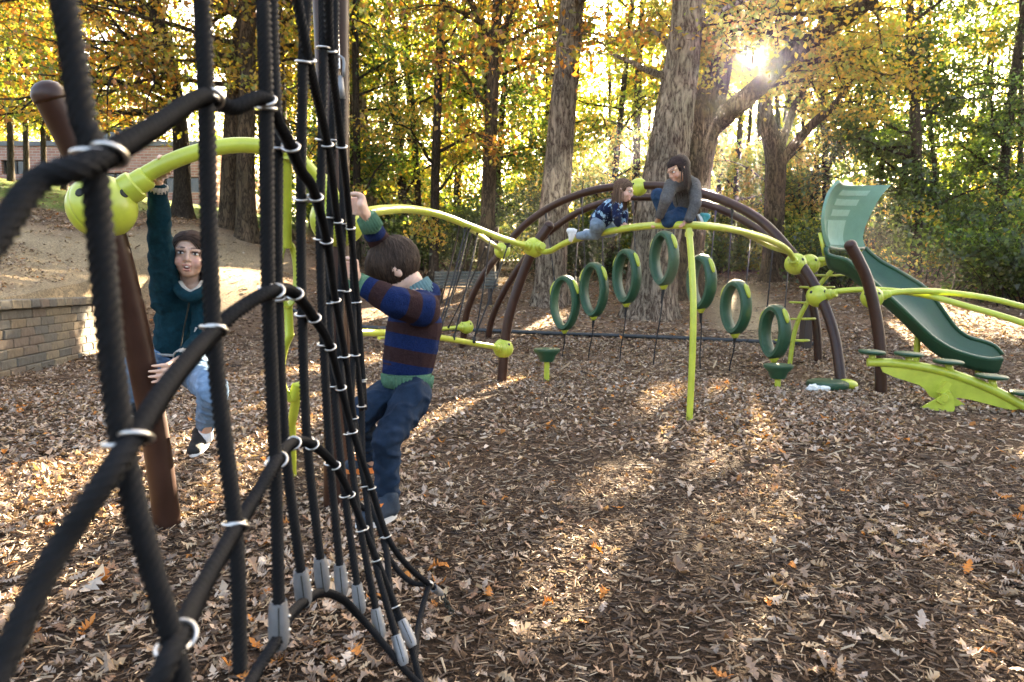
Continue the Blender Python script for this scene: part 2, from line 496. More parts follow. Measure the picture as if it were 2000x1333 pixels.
# ------------------------------------------------------------------ retaining wall, block by block
WALL_DIR = Vector((-0.208, 1, 0)).normalized()
WALL_YAW = math.atan2(WALL_DIR.y, WALL_DIR.x)
wall_o = empty('retaining_wall', (-6.0, 8.0, 0), 'low grey tan concrete block retaining wall holding the bare slope at left', 'wall')
cols_w = [(.20, .165, .12), (.165, .145, .112), (.235, .18, .115), (.14, .128, .105), (.185, .14, .10), (.25, .20, .13)]
blk_m = [paint('block_concrete', c, 0.92, 0.28, 16, 0.8, 70) for c in cols_w]
variants = []
for q in range(6):
    mb = MB(); mb.box((0.385, 0.27, 0.113), bev=0.011)
    for i, v in enumerate(mb.v): mb.v[i] = v + Vector((random.uniform(-.003, .003), random.uniform(-.006, .006), random.uniform(-.002, .002)))
    variants.append(mb.mesh('block', smooth=False)); variants[-1].materials.append(blk_m[q])
caps_v = []
for q in range(6):
    mb = MB(); mb.box((0.243, 0.36, 0.112), bev=0.013)
    for i, v in enumerate(mb.v): mb.v[i] = v + Vector((random.uniform(-.003, .003), random.uniform(-.006, .006), random.uniform(-.002, .002)))
    caps_v.append(mb.mesh('cap_stone', smooth=False)); caps_v[-1].materials.append(blk_m[q])
perp = Vector((-WALL_DIR.y, WALL_DIR.x, 0))
for row in range(7):
    s = -1.6 + (0.2 if row % 2 else 0.0)
    while s < 6.3:
        o = link('block', random.choice(variants), wall_o)
        o.location = WALL_DIR * (s + random.uniform(-.004, .004)) + perp * (0.135 + 0.012 * row + random.uniform(-.006, .006)) + Vector((0, 0, 0.058 + row * 0.1175 - 0.03))
        o.rotation_euler = (0, 0, WALL_YAW + random.uniform(-.012, .012) + (math.pi if random.random() < .5 else 0))
        s += 0.392
s = -1.6
while s < 6.3:
    o = link('cap_stone', random.choice(caps_v), wall_o)
    o.location = WALL_DIR * s + perp * (0.175 + random.uniform(-.006, .006)) + Vector((0, 0, 0.86 + random.uniform(-.003, .003)))
    o.rotation_euler = (0, 0, WALL_YAW + random.uniform(-.015, .015) + (math.pi if random.random() < .5 else 0))
    s += 0.249
# dark soil core so the joints read dark
mb = MB(); mb.box((7.9, .14, 0.78), Matrix.Translation(WALL_DIR * 2.3 + perp * .19 + Vector((0, 0, .38))) @ Matrix.Rotation(WALL_YAW, 4, 'Z'))
mb.build('wall_core', paint('soil', (.03, .026, .02), .95), wall_o, smooth=False, local=True)

# ------------------------------------------------------------------ brick building on the hill
m, t, out = nt('brick')
b = N(t, 'ShaderNodeBsdfPrincipled', i_Roughness=0.9); L(t, b.outputs[0], out.inputs[0])
tc = N(t, 'ShaderNodeTexCoord'); mp = N(t, 'ShaderNodeMapping'); mp.inputs['Rotation'].default_value = (R(90), 0, 0); L(t, tc.outputs['Object'], mp.inputs[0])
br = N(t, 'ShaderNodeTexBrick', i_Scale=1.0); br.inputs['Brick Width'].default_value = .42; br.inputs['Row Height'].default_value = .15; br.inputs['Mortar Size'].default_value = .018
br.inputs['Color1'].default_value = (.33, .15, .115, 1); br.inputs['Color2'].default_value = (.42, .22, .17, 1); br.inputs['Mortar'].default_value = (.42, .36, .32, 1)
L(t, mp.outputs[0], br.inputs['Vector']); L(t, br.outputs['Color'], b.inputs['Base Color'])
bp = N(t, 'ShaderNodeBump', i_Strength=.5, i_Distance=.02); L(t, br.outputs['Fac'], bp.inputs['Height']); bp.invert = True; L(t, bp.outputs[0], b.inputs['Normal'])
M['brick'] = m
M['glass'] = paint('dark_glass', (.012, .014, .016), .12, .2, 3, spec=.6)
M['frame_dark'] = paint('dark_frame', (.03, .03, .03), .5)
M['roof'] = paint('roof_metal', (.12, .13, .14), .6, .2)
def wall_with_windows(name, p0, p1, zb, zt, wins, par, depth=.35):
    """front wall from p0 to p1 (xy), openings wins = (s0, s1, z0, z1) cut out as real holes"""
    p0, p1 = Vector((*p0, 0)), Vector((*p1, 0)); dr = (p1 - p0).normalized(); Lw = (p1 - p0).length; nrm = Vector((dr.y, -dr.x, 0))
    ss = sorted({0, Lw, *[w[0] for w in wins], *[w[1] for w in wins]}); zs = sorted({zb, zt, *[w[2] for w in wins], *[w[3] for w in wins]})
    mb = MB()
    def at(s, z, k=0): return p0 + dr * s - nrm * k + Vector((0, 0, z))
    for s0, s1 in zip(ss, ss[1:]):
        for z0, z1 in zip(zs, zs[1:]):
            if any(w[0] <= s0 + 1e-6 and w[1] >= s1 - 1e-6 and w[2] <= z0 + 1e-6 and w[3] >= z1 - 1e-6 for w in wins): continue
            mb.add([at(s0, z0), at(s1, z0), at(s1, z1), at(s0, z1)], [(0, 1, 2, 3)])
    for s0, s1, z0, z1 in wins:
        for a, c in (((s0, z0), (s1, z0)), ((s1, z0), (s1, z1)), ((s1, z1), (s0, z1)), ((s0, z1), (s0, z0))):
            mb.add([at(*a), at(*c), at(*c, depth), at(*a, depth)], [(3, 2, 1, 0)])
    w = mb.build(name, M['brick'], par, smooth=False)
    for s0, s1, z0, z1 in wins:
        g = MB(); g.add([at(s0, z0, .24), at(s1, z0, .24), at(s1, z1, .24), at(s0, z1, .24)], [(0, 1, 2, 3)])
        f = g.build('window', M['glass'], par, smooth=False)
        for k in range(int((s1 - s0) / 1.0) + 2):
            s = min(s0 + k * (s1 - s0) / (int((s1 - s0) / 1.0) + 1), s1)
            fr = MB(); fr.add([at(s - .05, z0, .18), at(s + .05, z0, .18), at(s + .05, z1, .18), at(s - .05, z1, .18), at(s - .05, z0, .26), at(s + .05, z0, .26), at(s + .05, z1, .26), at(s - .05, z1, .26)],
                   [(0, 1, 2, 3), (4, 0, 3, 7), (1, 5, 6, 2)]); fr.build('mullion', M['frame_dark'], f, smooth=False)
    return w
bx0, bx1, by = -31.0, -16.6, 38.0
zb = gz(-20, 38) - .6
bld = empty('brick_building', (-22, by, zb), 'long low red brick building on the hilltop behind the trees', 'building')
def bz(py): return 1.08 + (560 - py) / FPX * by
def bs(px): return (px - 1000) / FPX * by - bx0
wall_with_windows('wall', (bx0, by), (bx1, by), zb, bz(292), [(bs(328), bs(398), bz(379), bz(350)), (bs(203), bs(262), bz(379), bz(342)), (bs(20), bs(66), bz(345), bz(318))], bld)
mb = MB(); mb.box((bx1 - bx0, 9, .25), Matrix.Translation(((bx0 + bx1) / 2, by + 4.4, bz(292) + .125))); mb.build('roof', M['roof'], bld, smooth=False)
mb = MB(); mb.box((.3, 9, bz(292) - zb), Matrix.Translation((bx1 - .15, by + 4.6, (bz(292) + zb) / 2))); mb.build('side_wall', M['brick'], bld, smooth=False)
mb = MB(); mb.box((bs(262) - bs(150), 3, .75), Matrix.Translation((bx0 + (bs(150) + bs(262)) / 2, by + 2.2, bz(292) + .63))); cl = mb.build('clerestory', M['glass'], bld, smooth=False)
mb = MB()
for k in range(8): mb.box((.09, .1, .75), Matrix.Translation((bx0 + bs(150) + (k + .5) * (bs(262) - bs(150)) / 8, by + .66, bz(292) + .63)))
mb.box((bs(262) - bs(150) + .3, 3.4, .14), Matrix.Translation((bx0 + (bs(150) + bs(262)) / 2, by + 2.2, bz(292) + 1.08)))
mb.build('clerestory_frame', M['roof'], bld, smooth=False)

# ------------------------------------------------------------------ playground border pipe, bench, post, litter
pts = []
for px, d in ((520, 13.9), (690, 13.4), (900, 12.9), (1100, 12.4), (1300, 12.0), (1480, 11.6), (1600, 11.4)):
    g = G(px, d); pts.append(g + Vector((0, 0, .05)))
mb = MB(); mb.tube(pts, .036, 8, smooth=6)
o = mb.build('border_edging', M['edging'], None); tag(o, 'long black plastic border tube lying along the back of the mulch area', 'edging')

bl = G(909, 17.0)
bench = empty('park_bench', bl, 'dark slatted wooden park bench facing the playground in front of the woods', 'bench', rz=R(-4))
W = 1.62
for k in range(5):
    mb = MB(); mb.box((W, .025, .062), Matrix.Translation((0, .16 + k * .022, .50 + k * .075)) @ Matrix.Rotation(R(-15), 4, 'X'), bev=.006); mb.build('back_slat', M['bench'], bench, smooth=False, local=True)
for k in range(4):
    mb = MB(); mb.box((W, .085, .035), Matrix.Translation((0, -.22 + k * .1, .42)), bev=.006); mb.build('seat_slat', M['bench'], bench, smooth=False, local=True)
for sx in (-1, 1):
    mb = MB(); mb.box((.07, .42, .05), Matrix.Translation((sx * .62, -.06, .375))); mb.box((.07, .06, .42), Matrix.Translation((sx * .62, -.22, .17))); mb.box((.07, .06, .42), Matrix.Translation((sx * .62, .1, .17)))
    mb.box((.07, .04, .52), Matrix.Translation((sx * .62, .215, .62)) @ Matrix.Rotation(R(-15), 4, 'X')); mb.build('leg', M['wood_dark'], bench, smooth=False, local=True)

# dark wooden post behind the ladder
a, c = P(1571, 668, 11.2), P(1584, 524, 11.2); a.z -= .3
mb = MB(); dr = (c - a)
mb.box((.21, .14, dr.length), Matrix.Translation((a + c) / 2) @ dr.to_track_quat('Z', 'Y').to_matrix().to_4x4(), bev=.01)
o = mb.build('wooden_post', M['wood_dark'], None, smooth=False); tag(o, 'short dark leaning timber post standing behind the lime ladder', 'post')
lb = G(1593, 7.02)
pp = empty('paper_litter', lb, 'crumpled white paper litter lying on the leaves beside the green foot step', 'litter')
mb = MB(); mb.sphere((0, 0, .035), (.075, .05, .04), 10, 7)
for i, v in enumerate(mb.v): mb.v[i] = v * random.uniform(.75, 1.25)
mb.build('crumpled_sheet', M['litter'], pp, smooth=False, local=True)
mb = MB(); mb.box((.1, .07, .06), Matrix.Translation((.12, 0, .03)) @ Matrix.Rotation(.3, 4, 'Z') @ Matrix.Rotation(.2, 4, 'X'), bev=.01); mb.build('paper_cup', M['litter'], pp, smooth=False, local=True)
# ------------------------------------------------------------------ trees
SUNV = np.array(SUN_DIR)
def ground_hit(px, py):
    vx = (px - 1000) / FPX; vy = (666.5 - py) / FPX
    dy = CP + SP * vy; dz = -SP + CP * vy
    d = 2.0
    while d < 40:
        t = d / dy
        if CAM_H + t * dz < gz(vx * t, d): break
        d += 0.05
    return np.array([vx * d / dy, d, gz(vx * d / dy, d)])
# gaps cut through the crowns along sun rays, to let chosen sun patches in
GAPS = []
for px, py, r in ((60, 940, .3), (150, 965, .26), (240, 940, .26), (335, 950, .24), (450, 1000, .24), (30, 1010, .26), (120, 1095, .24), (225, 1060, .22), (300, 1005, .24), (520, 790, .22), (20, 1150, .2), (390, 1040, .2),
                  (640, 820, .2), (965, 758, .26), (925, 785, .26), (890, 810, .24), (850, 838, .22), (820, 868, .2), (770, 880, .18), (720, 905, .18), (690, 770, .2),
                  (1330, 860, .2), (1400, 885, .2), (1480, 858, .26), (1525, 825, .28), (1545, 870, .26), (1570, 912, .22), (1500, 950, .2), (1440, 985, .2), (1210, 960, .18), (1200, 1010, .16),
                  (1090, 1110, .22), (1112, 1150, .2), (1085, 1190, .18), (1135, 1085, .18), (1040, 1240, .14), (1180, 1130, .16), (1520, 1010, .2), (1600, 985, .18), (1470, 1080, .16), (1520, 1180, .14),
                  (1930, 1150, .24), (1965, 1215, .22), (1985, 1290, .2), (1900, 1090, .2), (1985, 1060, .2), (1500, 1260, .13), (1180, 760, .22), (1290, 775, .2), (1100, 745, .22), (1420, 760, .2), (1720, 860, .18)):
    GAPS.append((ground_hit(px, py), r))
for p, r in ((P(1100, 570, 16), .4), (P(1780, 620, 13), .5), (G(350, 30), 2.0), (G(120, 28), 1.5), (G(230, 29), 1.5), (G(300, 32), 1.6), (P(1300, 640, 13.5), .5), (P(700, 690, 9.8), .4),
             (G(430, 14), .7), (G(300, 13), .6), (P(390, 760, 3.1), .16), (P(330, 950, 3.0), .16), (P(1870, 590, 6.5), .3), (P(1310, 370, 5.7), .18), (G(1450, 17), .3), (G(1830, 14), .6), (G(1930, 14), .6), (G(860, 18), .9)):
    GAPS.append((np.array(p), r))
GAPS.append((np.array([0, 0, CAM_H]), .27))
GP = np.array([np.array(p) for p, _ in GAPS]); GR = np.array([r_ for _, r_ in GAPS])
def blocks(pts, rad):
    """does a stem along these points stand in one of the open gaps?"""
    q = np.array([tuple(p) for p in resample([Vector(p) for p in pts], .12)])
    w = q[:, None, :] - GP[None]; s_ = w @ SUNV; d2 = (w * w).sum(-1) - s_ * s_
    return bool(((s_ > .5) & (d2 < (GR[None] * .8 + rad) ** 2)).any())
def carve(c, pad=.07):
    keep = np.ones(len(c), bool)
    for p, r in GAPS:
        q = c - p; s = q @ SUNV
        d2 = (q * q).sum(1) - s * s
        keep &= ~((s > 0.5) & (d2 < (r + pad) ** 2))
    return keep
PAL = {
 'gold': [(.42, .32, .05), (.42, .26, .035), (.30, .29, .045), (.34, .22, .04), (.18, .21, .032)],
 'lime': [(.26, .31, .035), (.36, .36, .045), (.15, .22, .028), (.40, .36, .045), (.10, .17, .022)],
 'rust': [(.40, .17, .025), (.28, .12, .022), (.44, .28, .04), (.20, .19, .032), (.15, .17, .03)],
 'green': [(.055, .11, .018), (.09, .16, .022), (.14, .20, .028), (.04, .085, .016)],
 'mixed': [(.12, .18, .026), (.28, .26, .035), (.07, .12, .02), (.38, .25, .035)],
 'dark': [(.028, .055, .013), (.04, .07, .015), (.06, .095, .018)],
}
LEAF_Q = np.array([[0, 0, 0], [.36, .5, .10], [0, 1, -.05], [-.36, .5, .10]], float); LEAF_Q[:, 1] -= .5
LEAF_T = np.array([[-.42, -.4, 0], [.42, -.3, .06], [.02, .62, -.05]], float)
def leaf_mesh(name, cen, size, pal, r, droop=0.5, tri=False):
    n = len(cen)
    yaw = r.uniform(0, 2 * np.pi, n); pit = r.normal(-droop, .6, n); rol = r.normal(0, .7, n)
    cy, sy, cp, sp, cr, sr = np.cos(yaw), np.sin(yaw), np.cos(pit), np.sin(pit), np.cos(rol), np.sin(rol)
    s = size * r.uniform(.6, 1.35, n)
    l = (LEAF_T if tri else LEAF_Q)[None] * s[:, None, None]
    x, y, z = l[..., 0], l[..., 1], l[..., 2]
    x, z = x * cr[:, None] + z * sr[:, None], -x * sr[:, None] + z * cr[:, None]
    y, z = y * cp[:, None] - z * sp[:, None], y * sp[:, None] + z * cp[:, None]
    x, y = x * cy[:, None] - y * sy[:, None], x * sy[:, None] + y * cy[:, None]
    v = np.stack([x, y, z], -1) + cen[:, None]
    pal = np.array(pal)
    cl = pal[r.integers(0, len(pal), n)] * r.uniform(.65, 1.3, (n, 1))
    # neighbouring leaves share a tint
    hue = vnoise(cen[:, 0] + cen[:, 2], cen[:, 1] - cen[:, 2], .9, 7)
    cl = cl * (0.75 + .5 * hue[:, None])
    k = 3 if tri else 4
    return np_mesh(name, v.reshape(-1, 3), np.arange(k * n).reshape(n, k), np.repeat(cl, k, 0), smooth=False)

def ridged_trunk(mb, pts, rad, sides, relief, flare, seed):
    """trunk tube with bark relief and root flare"""
    pts = resample(catmull(pts, 10), .09 if relief else .4)
    n = len(pts); verts = []; z0 = pts[0].z
    for i, p in enumerate(pts):
        t = (pts[min(i + 1, n - 1)] - pts[max(i - 1, 0)]).normalized()
        up = (Vector((0, 1, 0)) - t * t.y).normalized(); sd = up.cross(t)
        r0 = interp(rad, i / (n - 1)); h = p.z - z0
        for k in range(sides):
            a = 2 * math.pi * k / sides
            r = r0
            if flare:
                lob = .5 + .5 * math.sin(a * 5 + seed) * math.sin(a * 2 + seed * 2.1)
                r *= 1 + flare * math.exp(-max(h - .15, 0) / .38) * (.45 + 1.0 * lob)
            if relief:
                q = Vector((math.cos(a) * 3.2 * r0 / .4, math.sin(a) * 3.2 * r0 / .4, h * .55 + seed))
                r += relief * (mnoise.noise(q * 2.4) * .9 + (1 - abs(mnoise.noise(q * 5.2))) * .7 - .6) + r0 * .05 * mnoise.noise(Vector((math.cos(a), math.sin(a), h * .5 + seed)))
            verts.append(p + (sd * math.cos(a) + up * math.sin(a)) * r)
    faces = []
    for i in range(n - 1):
        for k in range(sides):
            l = (k + 1) % sides
            faces.append((i * sides + k, i * sides + l, (i + 1) * sides + l, (i + 1) * sides + k))
    faces.append(tuple((n - 1) * sides + k for k in range(sides)))
    mb.add(verts, faces)

def branch_system(mb, start, direction, length, rad, r, leaf_c, per, spread, nsec=5, droop=.12, up=.1):
    """one wandering branch with side twigs; leaf centres gather round the outer part"""
    d = Vector(direction).normalized(); pts = [Vector(start)]; k = 7
    for i in range(k):
        d = (d + Vector((r.normal(0, .16), r.normal(0, .16), r.normal(up * (1 if i < 3 else -1) * .6, .12) - droop * i / k))).normalized()
        pts.append(pts[-1] + d * length / k)
    if not blocks(pts, rad * .5): mb.tube(pts, [rad, rad * .55, rad * .2], 5, caps=False)
    for j in range(nsec):
        f = .25 + .72 * (j + r.uniform(0, .8)) / nsec
        b = interp(pts, min(f, .99)); tdir = (pts[-1] - pts[0]).normalized()
        sd = Vector((r.normal(), r.normal(), r.normal(0, .45))); sd = (sd - tdir * sd.dot(tdir) * .6 + tdir * .35).normalized()
        q = [b]; ln = length * .42 * r.uniform(.6, 1.15); dd = sd
        for i in range(4):
            dd = (dd + Vector((r.normal(0, .2), r.normal(0, .2), r.normal(-.04, .15)))).normalized(); q.append(q[-1] + dd * ln / 4)
        if start[1] < 29.5 and not blocks(q, .005): mb.tube(q, [rad * .4, rad * .09], 3, caps=False)
        qa = np.array([tuple(p) for p in q])
        w = r.uniform(.15, 1, per) * 3.999; i0 = w.astype(int); fr = (w - i0)[:, None]
        c = qa[i0] * (1 - fr) + qa[np.minimum(i0 + 1, 4)] * fr
        leaf_c.append(c + r.normal(0, 1, (per, 3)) * spread * np.array([1, 1, .62]))

def make_tree(name, label, trunk, rad, pal, seed, group=None, limbs=(), zlo=3.0, nbr=12, blen=3.2, per=60, spread=.28, leaf=.14,
              barkm='bark_dark', sides=10, relief=0, flare=.35, nsec=5, elev=(5, 40), droop=.15, az=None, mat='leaf', zhi=99):
    r = np.random.default_rng(seed)
    base = Vector(trunk[0]); base.z = gz(base.x, base.y)
    root = empty(name, base, label, 'tree', group)
    mb = MB(); tp = [Vector(p) for p in trunk]; tp[0] = base - Vector((0, 0, .25))
    ridged_trunk(mb, tp, rad, sides, relief, flare, seed % 17)
    for lp, lr in limbs: ridged_trunk(mb, [Vector(p) for p in lp], lr, max(8, sides // 2), relief * .7, 0, seed % 13 + 3)
    mb.build('trunk', M[barkm], root)
    bm_ = MB(); lc = []
    cp = catmull(tp, 10)
    lines_ = [(cp, rad, 1.0)] + [(catmull(lp, 8), lr, 1.6) for lp, lr in limbs]
    cand = []
    for ln, rr, wgt in lines_:
        for i, p in enumerate(ln):
            if base.z + zlo < p.z < base.z + zhi: cand.append((p, interp(rr, i / (len(ln) - 1))))
    if cand and nbr:
        for j in range(nbr):
            p, pr = cand[int((j + r.uniform(0, 1)) / nbr * len(cand)) % len(cand)]
            a = r.uniform(0, 2 * math.pi) if az is None else R(r.uniform(*az))
            e = R(r.uniform(*elev))
            branch_system(bm_, p, (math.cos(a) * math.cos(e), math.sin(a) * math.cos(e), math.sin(e)), blen * r.uniform(.65, 1.25), min(pr * .45, .02 + blen * .016), r, lc, per, spread, nsec, droop)
        bm_.build('branches', M[barkm], root)
        c = np.concatenate(lc); c = c[carve(c)]
        c = c[c[:, 2] > base.z + .3]
        off = np.array(tuple(base))
        link('crown', leaf_mesh('crown', c - off, leaf, PAL[pal], r, tri=base.y > 23), root, M[mat])
    return root
def tp_(lst, d): return [P(x, y, d if not isinstance(d, (list, tuple)) else d[i]) for i, (x, y) in enumerate(lst)]

# --- the named big trunks
make_tree('oak_tree', 'massive pale grey oak trunk with deeply furrowed bark rising behind the hanging rings', tp_([(1264, 617), (1272, 540), (1290, 400), (1312, 250), (1338, 80), (1352, -60), (1362, -160)], 15), [.56, .53, .48, .42, .36, .34, .32],
          'rust', 101, limbs=[(tp_([(1300, 150), (1262, 138), (1232, 122), (1200, 108)], [15, 14.6, 14.2, 14]), [.09, .07, .05, .03])],
          zlo=5.2, nbr=13, blen=3.4, per=75, leaf=.15, barkm='bark_grey', sides=64, relief=.042, flare=.28)
make_tree('oak_tree', 'brown forked oak leaning right behind the grey oak with the sun in its fork', tp_([(1330, 585), (1338, 480), (1355, 330), (1378, 225), (1404, 130), (1432, -20), (1446, -140)], 17.5), [.52, .48, .45, .44, .30, .25, .22],
          'gold', 102, limbs=[(tp_([(1372, 260), (1420, 222), (1480, 172), (1540, 110), (1625, 52), (1710, -5)], [17.5, 17.2, 17, 16.8, 16.4, 16]), [.30, .25, .22, .21, .19, .16])],
          zlo=4.8, nbr=19, blen=3.2, per=85, leaf=.12, barkm='bark_brown', sides=52, relief=.034, flare=.3, elev=(-15, 30))
make_tree('oak_tree', 'tall straight grey brown oak trunk standing left of the grey oak behind the arch', tp_([(1072, 590), (1078, 480), (1092, 300), (1108, 120), (1119, -20), (1126, -130)], 17), [.39, .37, .34, .31, .28, .27],
          'rust', 103, zlo=6.4, nbr=10, blen=3.0, per=60, barkm='bark_grey', sides=48, relief=.03, flare=.5)
make_tree('oak_tree', 'slim brown oak behind the bench forking into three limbs high up', tp_([(948, 556), (952, 450), (956, 330), (962, 180), (968, 95), (972, -10), (972, -110)], 20), [.28, .22, .20, .18, .17, .14, .12],
          'rust', 104, limbs=[(tp_([(963, 125), (944, 55), (920, 5), (900, -70)], 20), [.12, .11, .09, .07]), (tp_([(968, 110), (985, 62), (1004, 10), (1022, -70)], 20), [.13, .11, .1, .08])],
          zlo=2.8, nbr=15, blen=2.9, per=46, leaf=.14, barkm='bark_brown', sides=24, relief=.012, flare=.5, elev=(-10, 25))
make_tree('leaning_tree', 'bare pale grey trunk leaning left behind the boy and lime ball', tp_([(726, 520), (722, 440), (712, 320), (700, 200), (686, 90), (674, -40), (664, -140)], 25), [.36, .31, .29, .28, .26, .24, .22],
          'lime', 105, zlo=6.2, nbr=10, blen=3.0, per=60, barkm='bark_grey', sides=28, relief=.014, flare=.35)
make_tree('oak_tree', 'rugged brown oak with wide forked limbs between the sun and the slide hood', tp_([(1508, 552), (1510, 470), (1513, 390), (1514, 310), (1500, 245), (1492, 170), (1494, 60), (1500, -80)], 22), [.36, .32, .31, .32, .2, .15, .12, .1],
          'gold', 106, limbs=[(tp_([(1516, 330), (1546, 290), (1584, 246), (1630, 205), (1668, 150)], [22, 21.8, 21.5, 21.2, 21]), [.2, .16, .14, .11, .07]),
                              (tp_([(1512, 320), (1536, 255), (1560, 190), (1600, 130), (1640, 90)], [22, 22.2, 22.4, 22.6, 23]), [.18, .13, .11, .09, .06])],
          zlo=5.0, nbr=13, blen=2.8, per=80, leaf=.125, barkm='bark_brown', sides=24, relief=.014, flare=.5, elev=(-10, 35))
make_tree('oak_tree', 'dark oak on the leafy slope with rust leaves spreading over the brick building', tp_([(357, 418), (355, 300), (347, 215), (334, 140), (318, 70), (300, -10), (286, -110)], 22), [.30, .25, .24, .22, .20, .18, .16],
          'rust', 107, zlo=2.9, nbr=26, blen=5.0, per=62, leaf=.15, barkm='bark_dark', sides=20, relief=.01, flare=.5, elev=(-12, 18), droop=.2, az=(120, 300))
make_tree('oak_tree', 'left trunk of the close pair of brown oaks upslope behind the lime bar', tp_([(446, 432), (450, 330), (456, 220), (468, 110), (482, -10), (492, -110)], 21), [.31, .27, .25, .23, .21, .2],
          'gold', 108, zlo=3.4, nbr=22, blen=4.0, per=60, leaf=.15, barkm='bark_brown', sides=24, relief=.013, flare=.45, elev=(-12, 25))
make_tree('oak_tree', 'right trunk of the close pair of brown oaks upslope behind the lime bar', tp_([(481, 446), (480, 340), (482, 220), (484, 100), (482, -20), (480, -120)], 20), [.30, .26, .24, .22, .2, .19],
          'rust', 109, zlo=5.2, nbr=10, blen=3.4, per=60, leaf=.15, barkm='bark_brown', sides=24, relief=.013, flare=.45)
make_tree('oak_tree', 'straight brown trunk seen between the black net ropes behind the lime pole', tp_([(546, 440), (544, 330), (542, 200), (538, 80), (534, -60)], 23), [.36, .31, .29, .27, .25],
          'gold', 110, zlo=4.6, nbr=14, blen=3.4, per=60, leaf=.15, barkm='bark_brown', sides=24, relief=.013, flare=.4)
# --- small dark larch-like trees on the lawn at left
for i, (px, pb, d, hh) in enumerate(((22, 374, 25, 150), (52, 350, 28, 120), (126, 388, 24, 140), (-40, 380, 24, 150), (86, 352, 29, 60))):
    make_tree('young_tree', 'slender young tree on the lawn edge left of the lime ball before the building', tp_([(px, pb), (px - 2, 250), (px - 6, 120), (px - 12, -60)], d), [.11, .10, .085, .06], 'mixed', 120 + i,
              group='young trees on the lawn edge', zlo=2.2, nbr=17, blen=2.2, per=44, leaf=.15, spread=.22, sides=8, elev=(-8, 15), nsec=4)
# --- thin trees standing in the woods, one by one
ZONES = [(-200, 640, 'slim leafy tree around the brick building', ('gold', 'mixed', 'rust')),
         (640, 900, 'slim yellow green tree behind the boy', ('lime', 'mixed', 'green', 'gold')),
         (900, 1240, 'slim rust tinted tree behind the arch', ('rust', 'green', 'mixed', 'lime')),
         (1240, 1600, 'slim golden tree below the sun', ('lime', 'gold', 'mixed', 'lime')),
         (1600, 2300, 'slim dark green tree right of the slide hood', ('green', 'dark', 'green', 'dark', 'mixed', 'dark'))]
r = np.random.default_rng(5)
k = 0
for d, step, n0, n1 in ((25.5, 118, -120, 2100), (32.0, 120, -60, 2120), (23.6, 62, 690, 940)):
    px = n0
    while px < n1:
        x = px + r.uniform(-35, 35); dd = d + r.uniform(-2.0, 2.5)
        zn = [z for z in ZONES if z[0] <= x < z[1]]
        px += step * (1.0 if x < 1550 else .72)
        if not zn: continue
        if 150 < x < 640 and d < 30: continue
        if x < 420: dd = max(dd, 42.5 + r.uniform(0, 4)) if x > 150 else dd + 16
        _, _, lab, pals = zn[0]; pal = pals[k % len(pals)]; k += 1
        g = G(x, dd); lean = r.normal(0, .5)
        trunk = [g, g + Vector((lean * .25, 0, 3.5)), g + Vector((lean * .8, r.normal(0, .3), 8)), g + Vector((lean * 1.6, r.normal(0, .5), 13.5)), g + Vector((lean * 2, 0, 17))]
        rd = r.uniform(.10, .19)
        for tr in range(12):
            if not blocks(trunk, rd): break
            sh = Vector((r.uniform(-1.6, 1.6), r.uniform(-1, 1), 0)); trunk = [q + sh for q in trunk]
        right = x > 1600
        make_tree('woodland_tree', lab, trunk, [rd, rd * .9, rd * .75, rd * .5, rd * .3], pal, 300 + k, group='trees of the woods: ' + lab.split(' right ')[0].split(' behind ')[0].split(' below ')[0].split(' around ')[0].split(' slim ')[-1] + (' left' if x < 640 else ''),
                  zlo=1.2 if right else 1.6, nbr=30 if right else 24, blen=2.9, per=84, leaf=.12 if d < 30 else .15, spread=.25, sides=8, flare=.3, elev=(-5, 40))
for px, d, pal in ((1428, 26.5, 'lime'), (1462, 30, 'gold'), (1445, 35, 'mixed'), (1395, 29, 'lime')):
    k += 1; g = G(px, d)
    make_tree('woodland_tree', ZONES[3][2], [g, g + Vector((.1, 0, 4)), g + Vector((.3, 0, 9)), g + Vector((.2, 0, 15))], [.13, .12, .09, .05], pal, 300 + k, group='trees of the woods: slim golden tree', zlo=1.4, nbr=34, blen=2.6, per=84, leaf=.13, spread=.34, sides=8, flare=.3, elev=(-5, 40))
# --- shrubs at the wood's edge
def shrub(px, d, w, h, pal, label, group, seed, n=2600, leaf=.11):
    r = np.random.default_rng(seed); g = G(px, d); root = empty('shrub', g, label, 'shrub', group)
    mb = MB(); lc = []
    for j in range(16):
        a = r.uniform(0, 2 * math.pi); e = R(r.uniform(35, 85)); ln = h * r.uniform(.6, 1.05)
        b = g + Vector((math.cos(a) * w * .2 * r.random(), math.sin(a) * w * .2 * r.random(), -.05))
        dv = Vector((math.cos(a) * math.cos(e) * w / h * .8, math.sin(a) * math.cos(e) * .8, math.sin(e)))
        branch_system(mb, b, dv, ln, .022, r, lc, max(8, n // 96), .2, 6, .05)
    mb.build('stems', M['bark_dark'], root)
    c = np.concatenate(lc); c = c[carve(c)]; c = c[c[:, 2] > g.z + .05]
    link('foliage', leaf_mesh('foliage', c - np.array(tuple(g)), leaf, PAL[pal], r, tri=True), root, M['leaf'])
EV = 'dense dark evergreen shrub at the wood edge behind the bench and arch'
for i, (px, d, w, h) in enumerate(((830, 23.5, 3, 2.6), (905, 24, 3, 3.2), (1000, 22.5, 3.2, 3.4), (1060, 24, 3, 2.6), (1150, 23, 2.8, 2.0), (760, 25.5, 3, 2.4))):
    shrub(px, d, w, h, 'dark', EV, 'dark shrubs behind the bench', 500 + i, 3400)
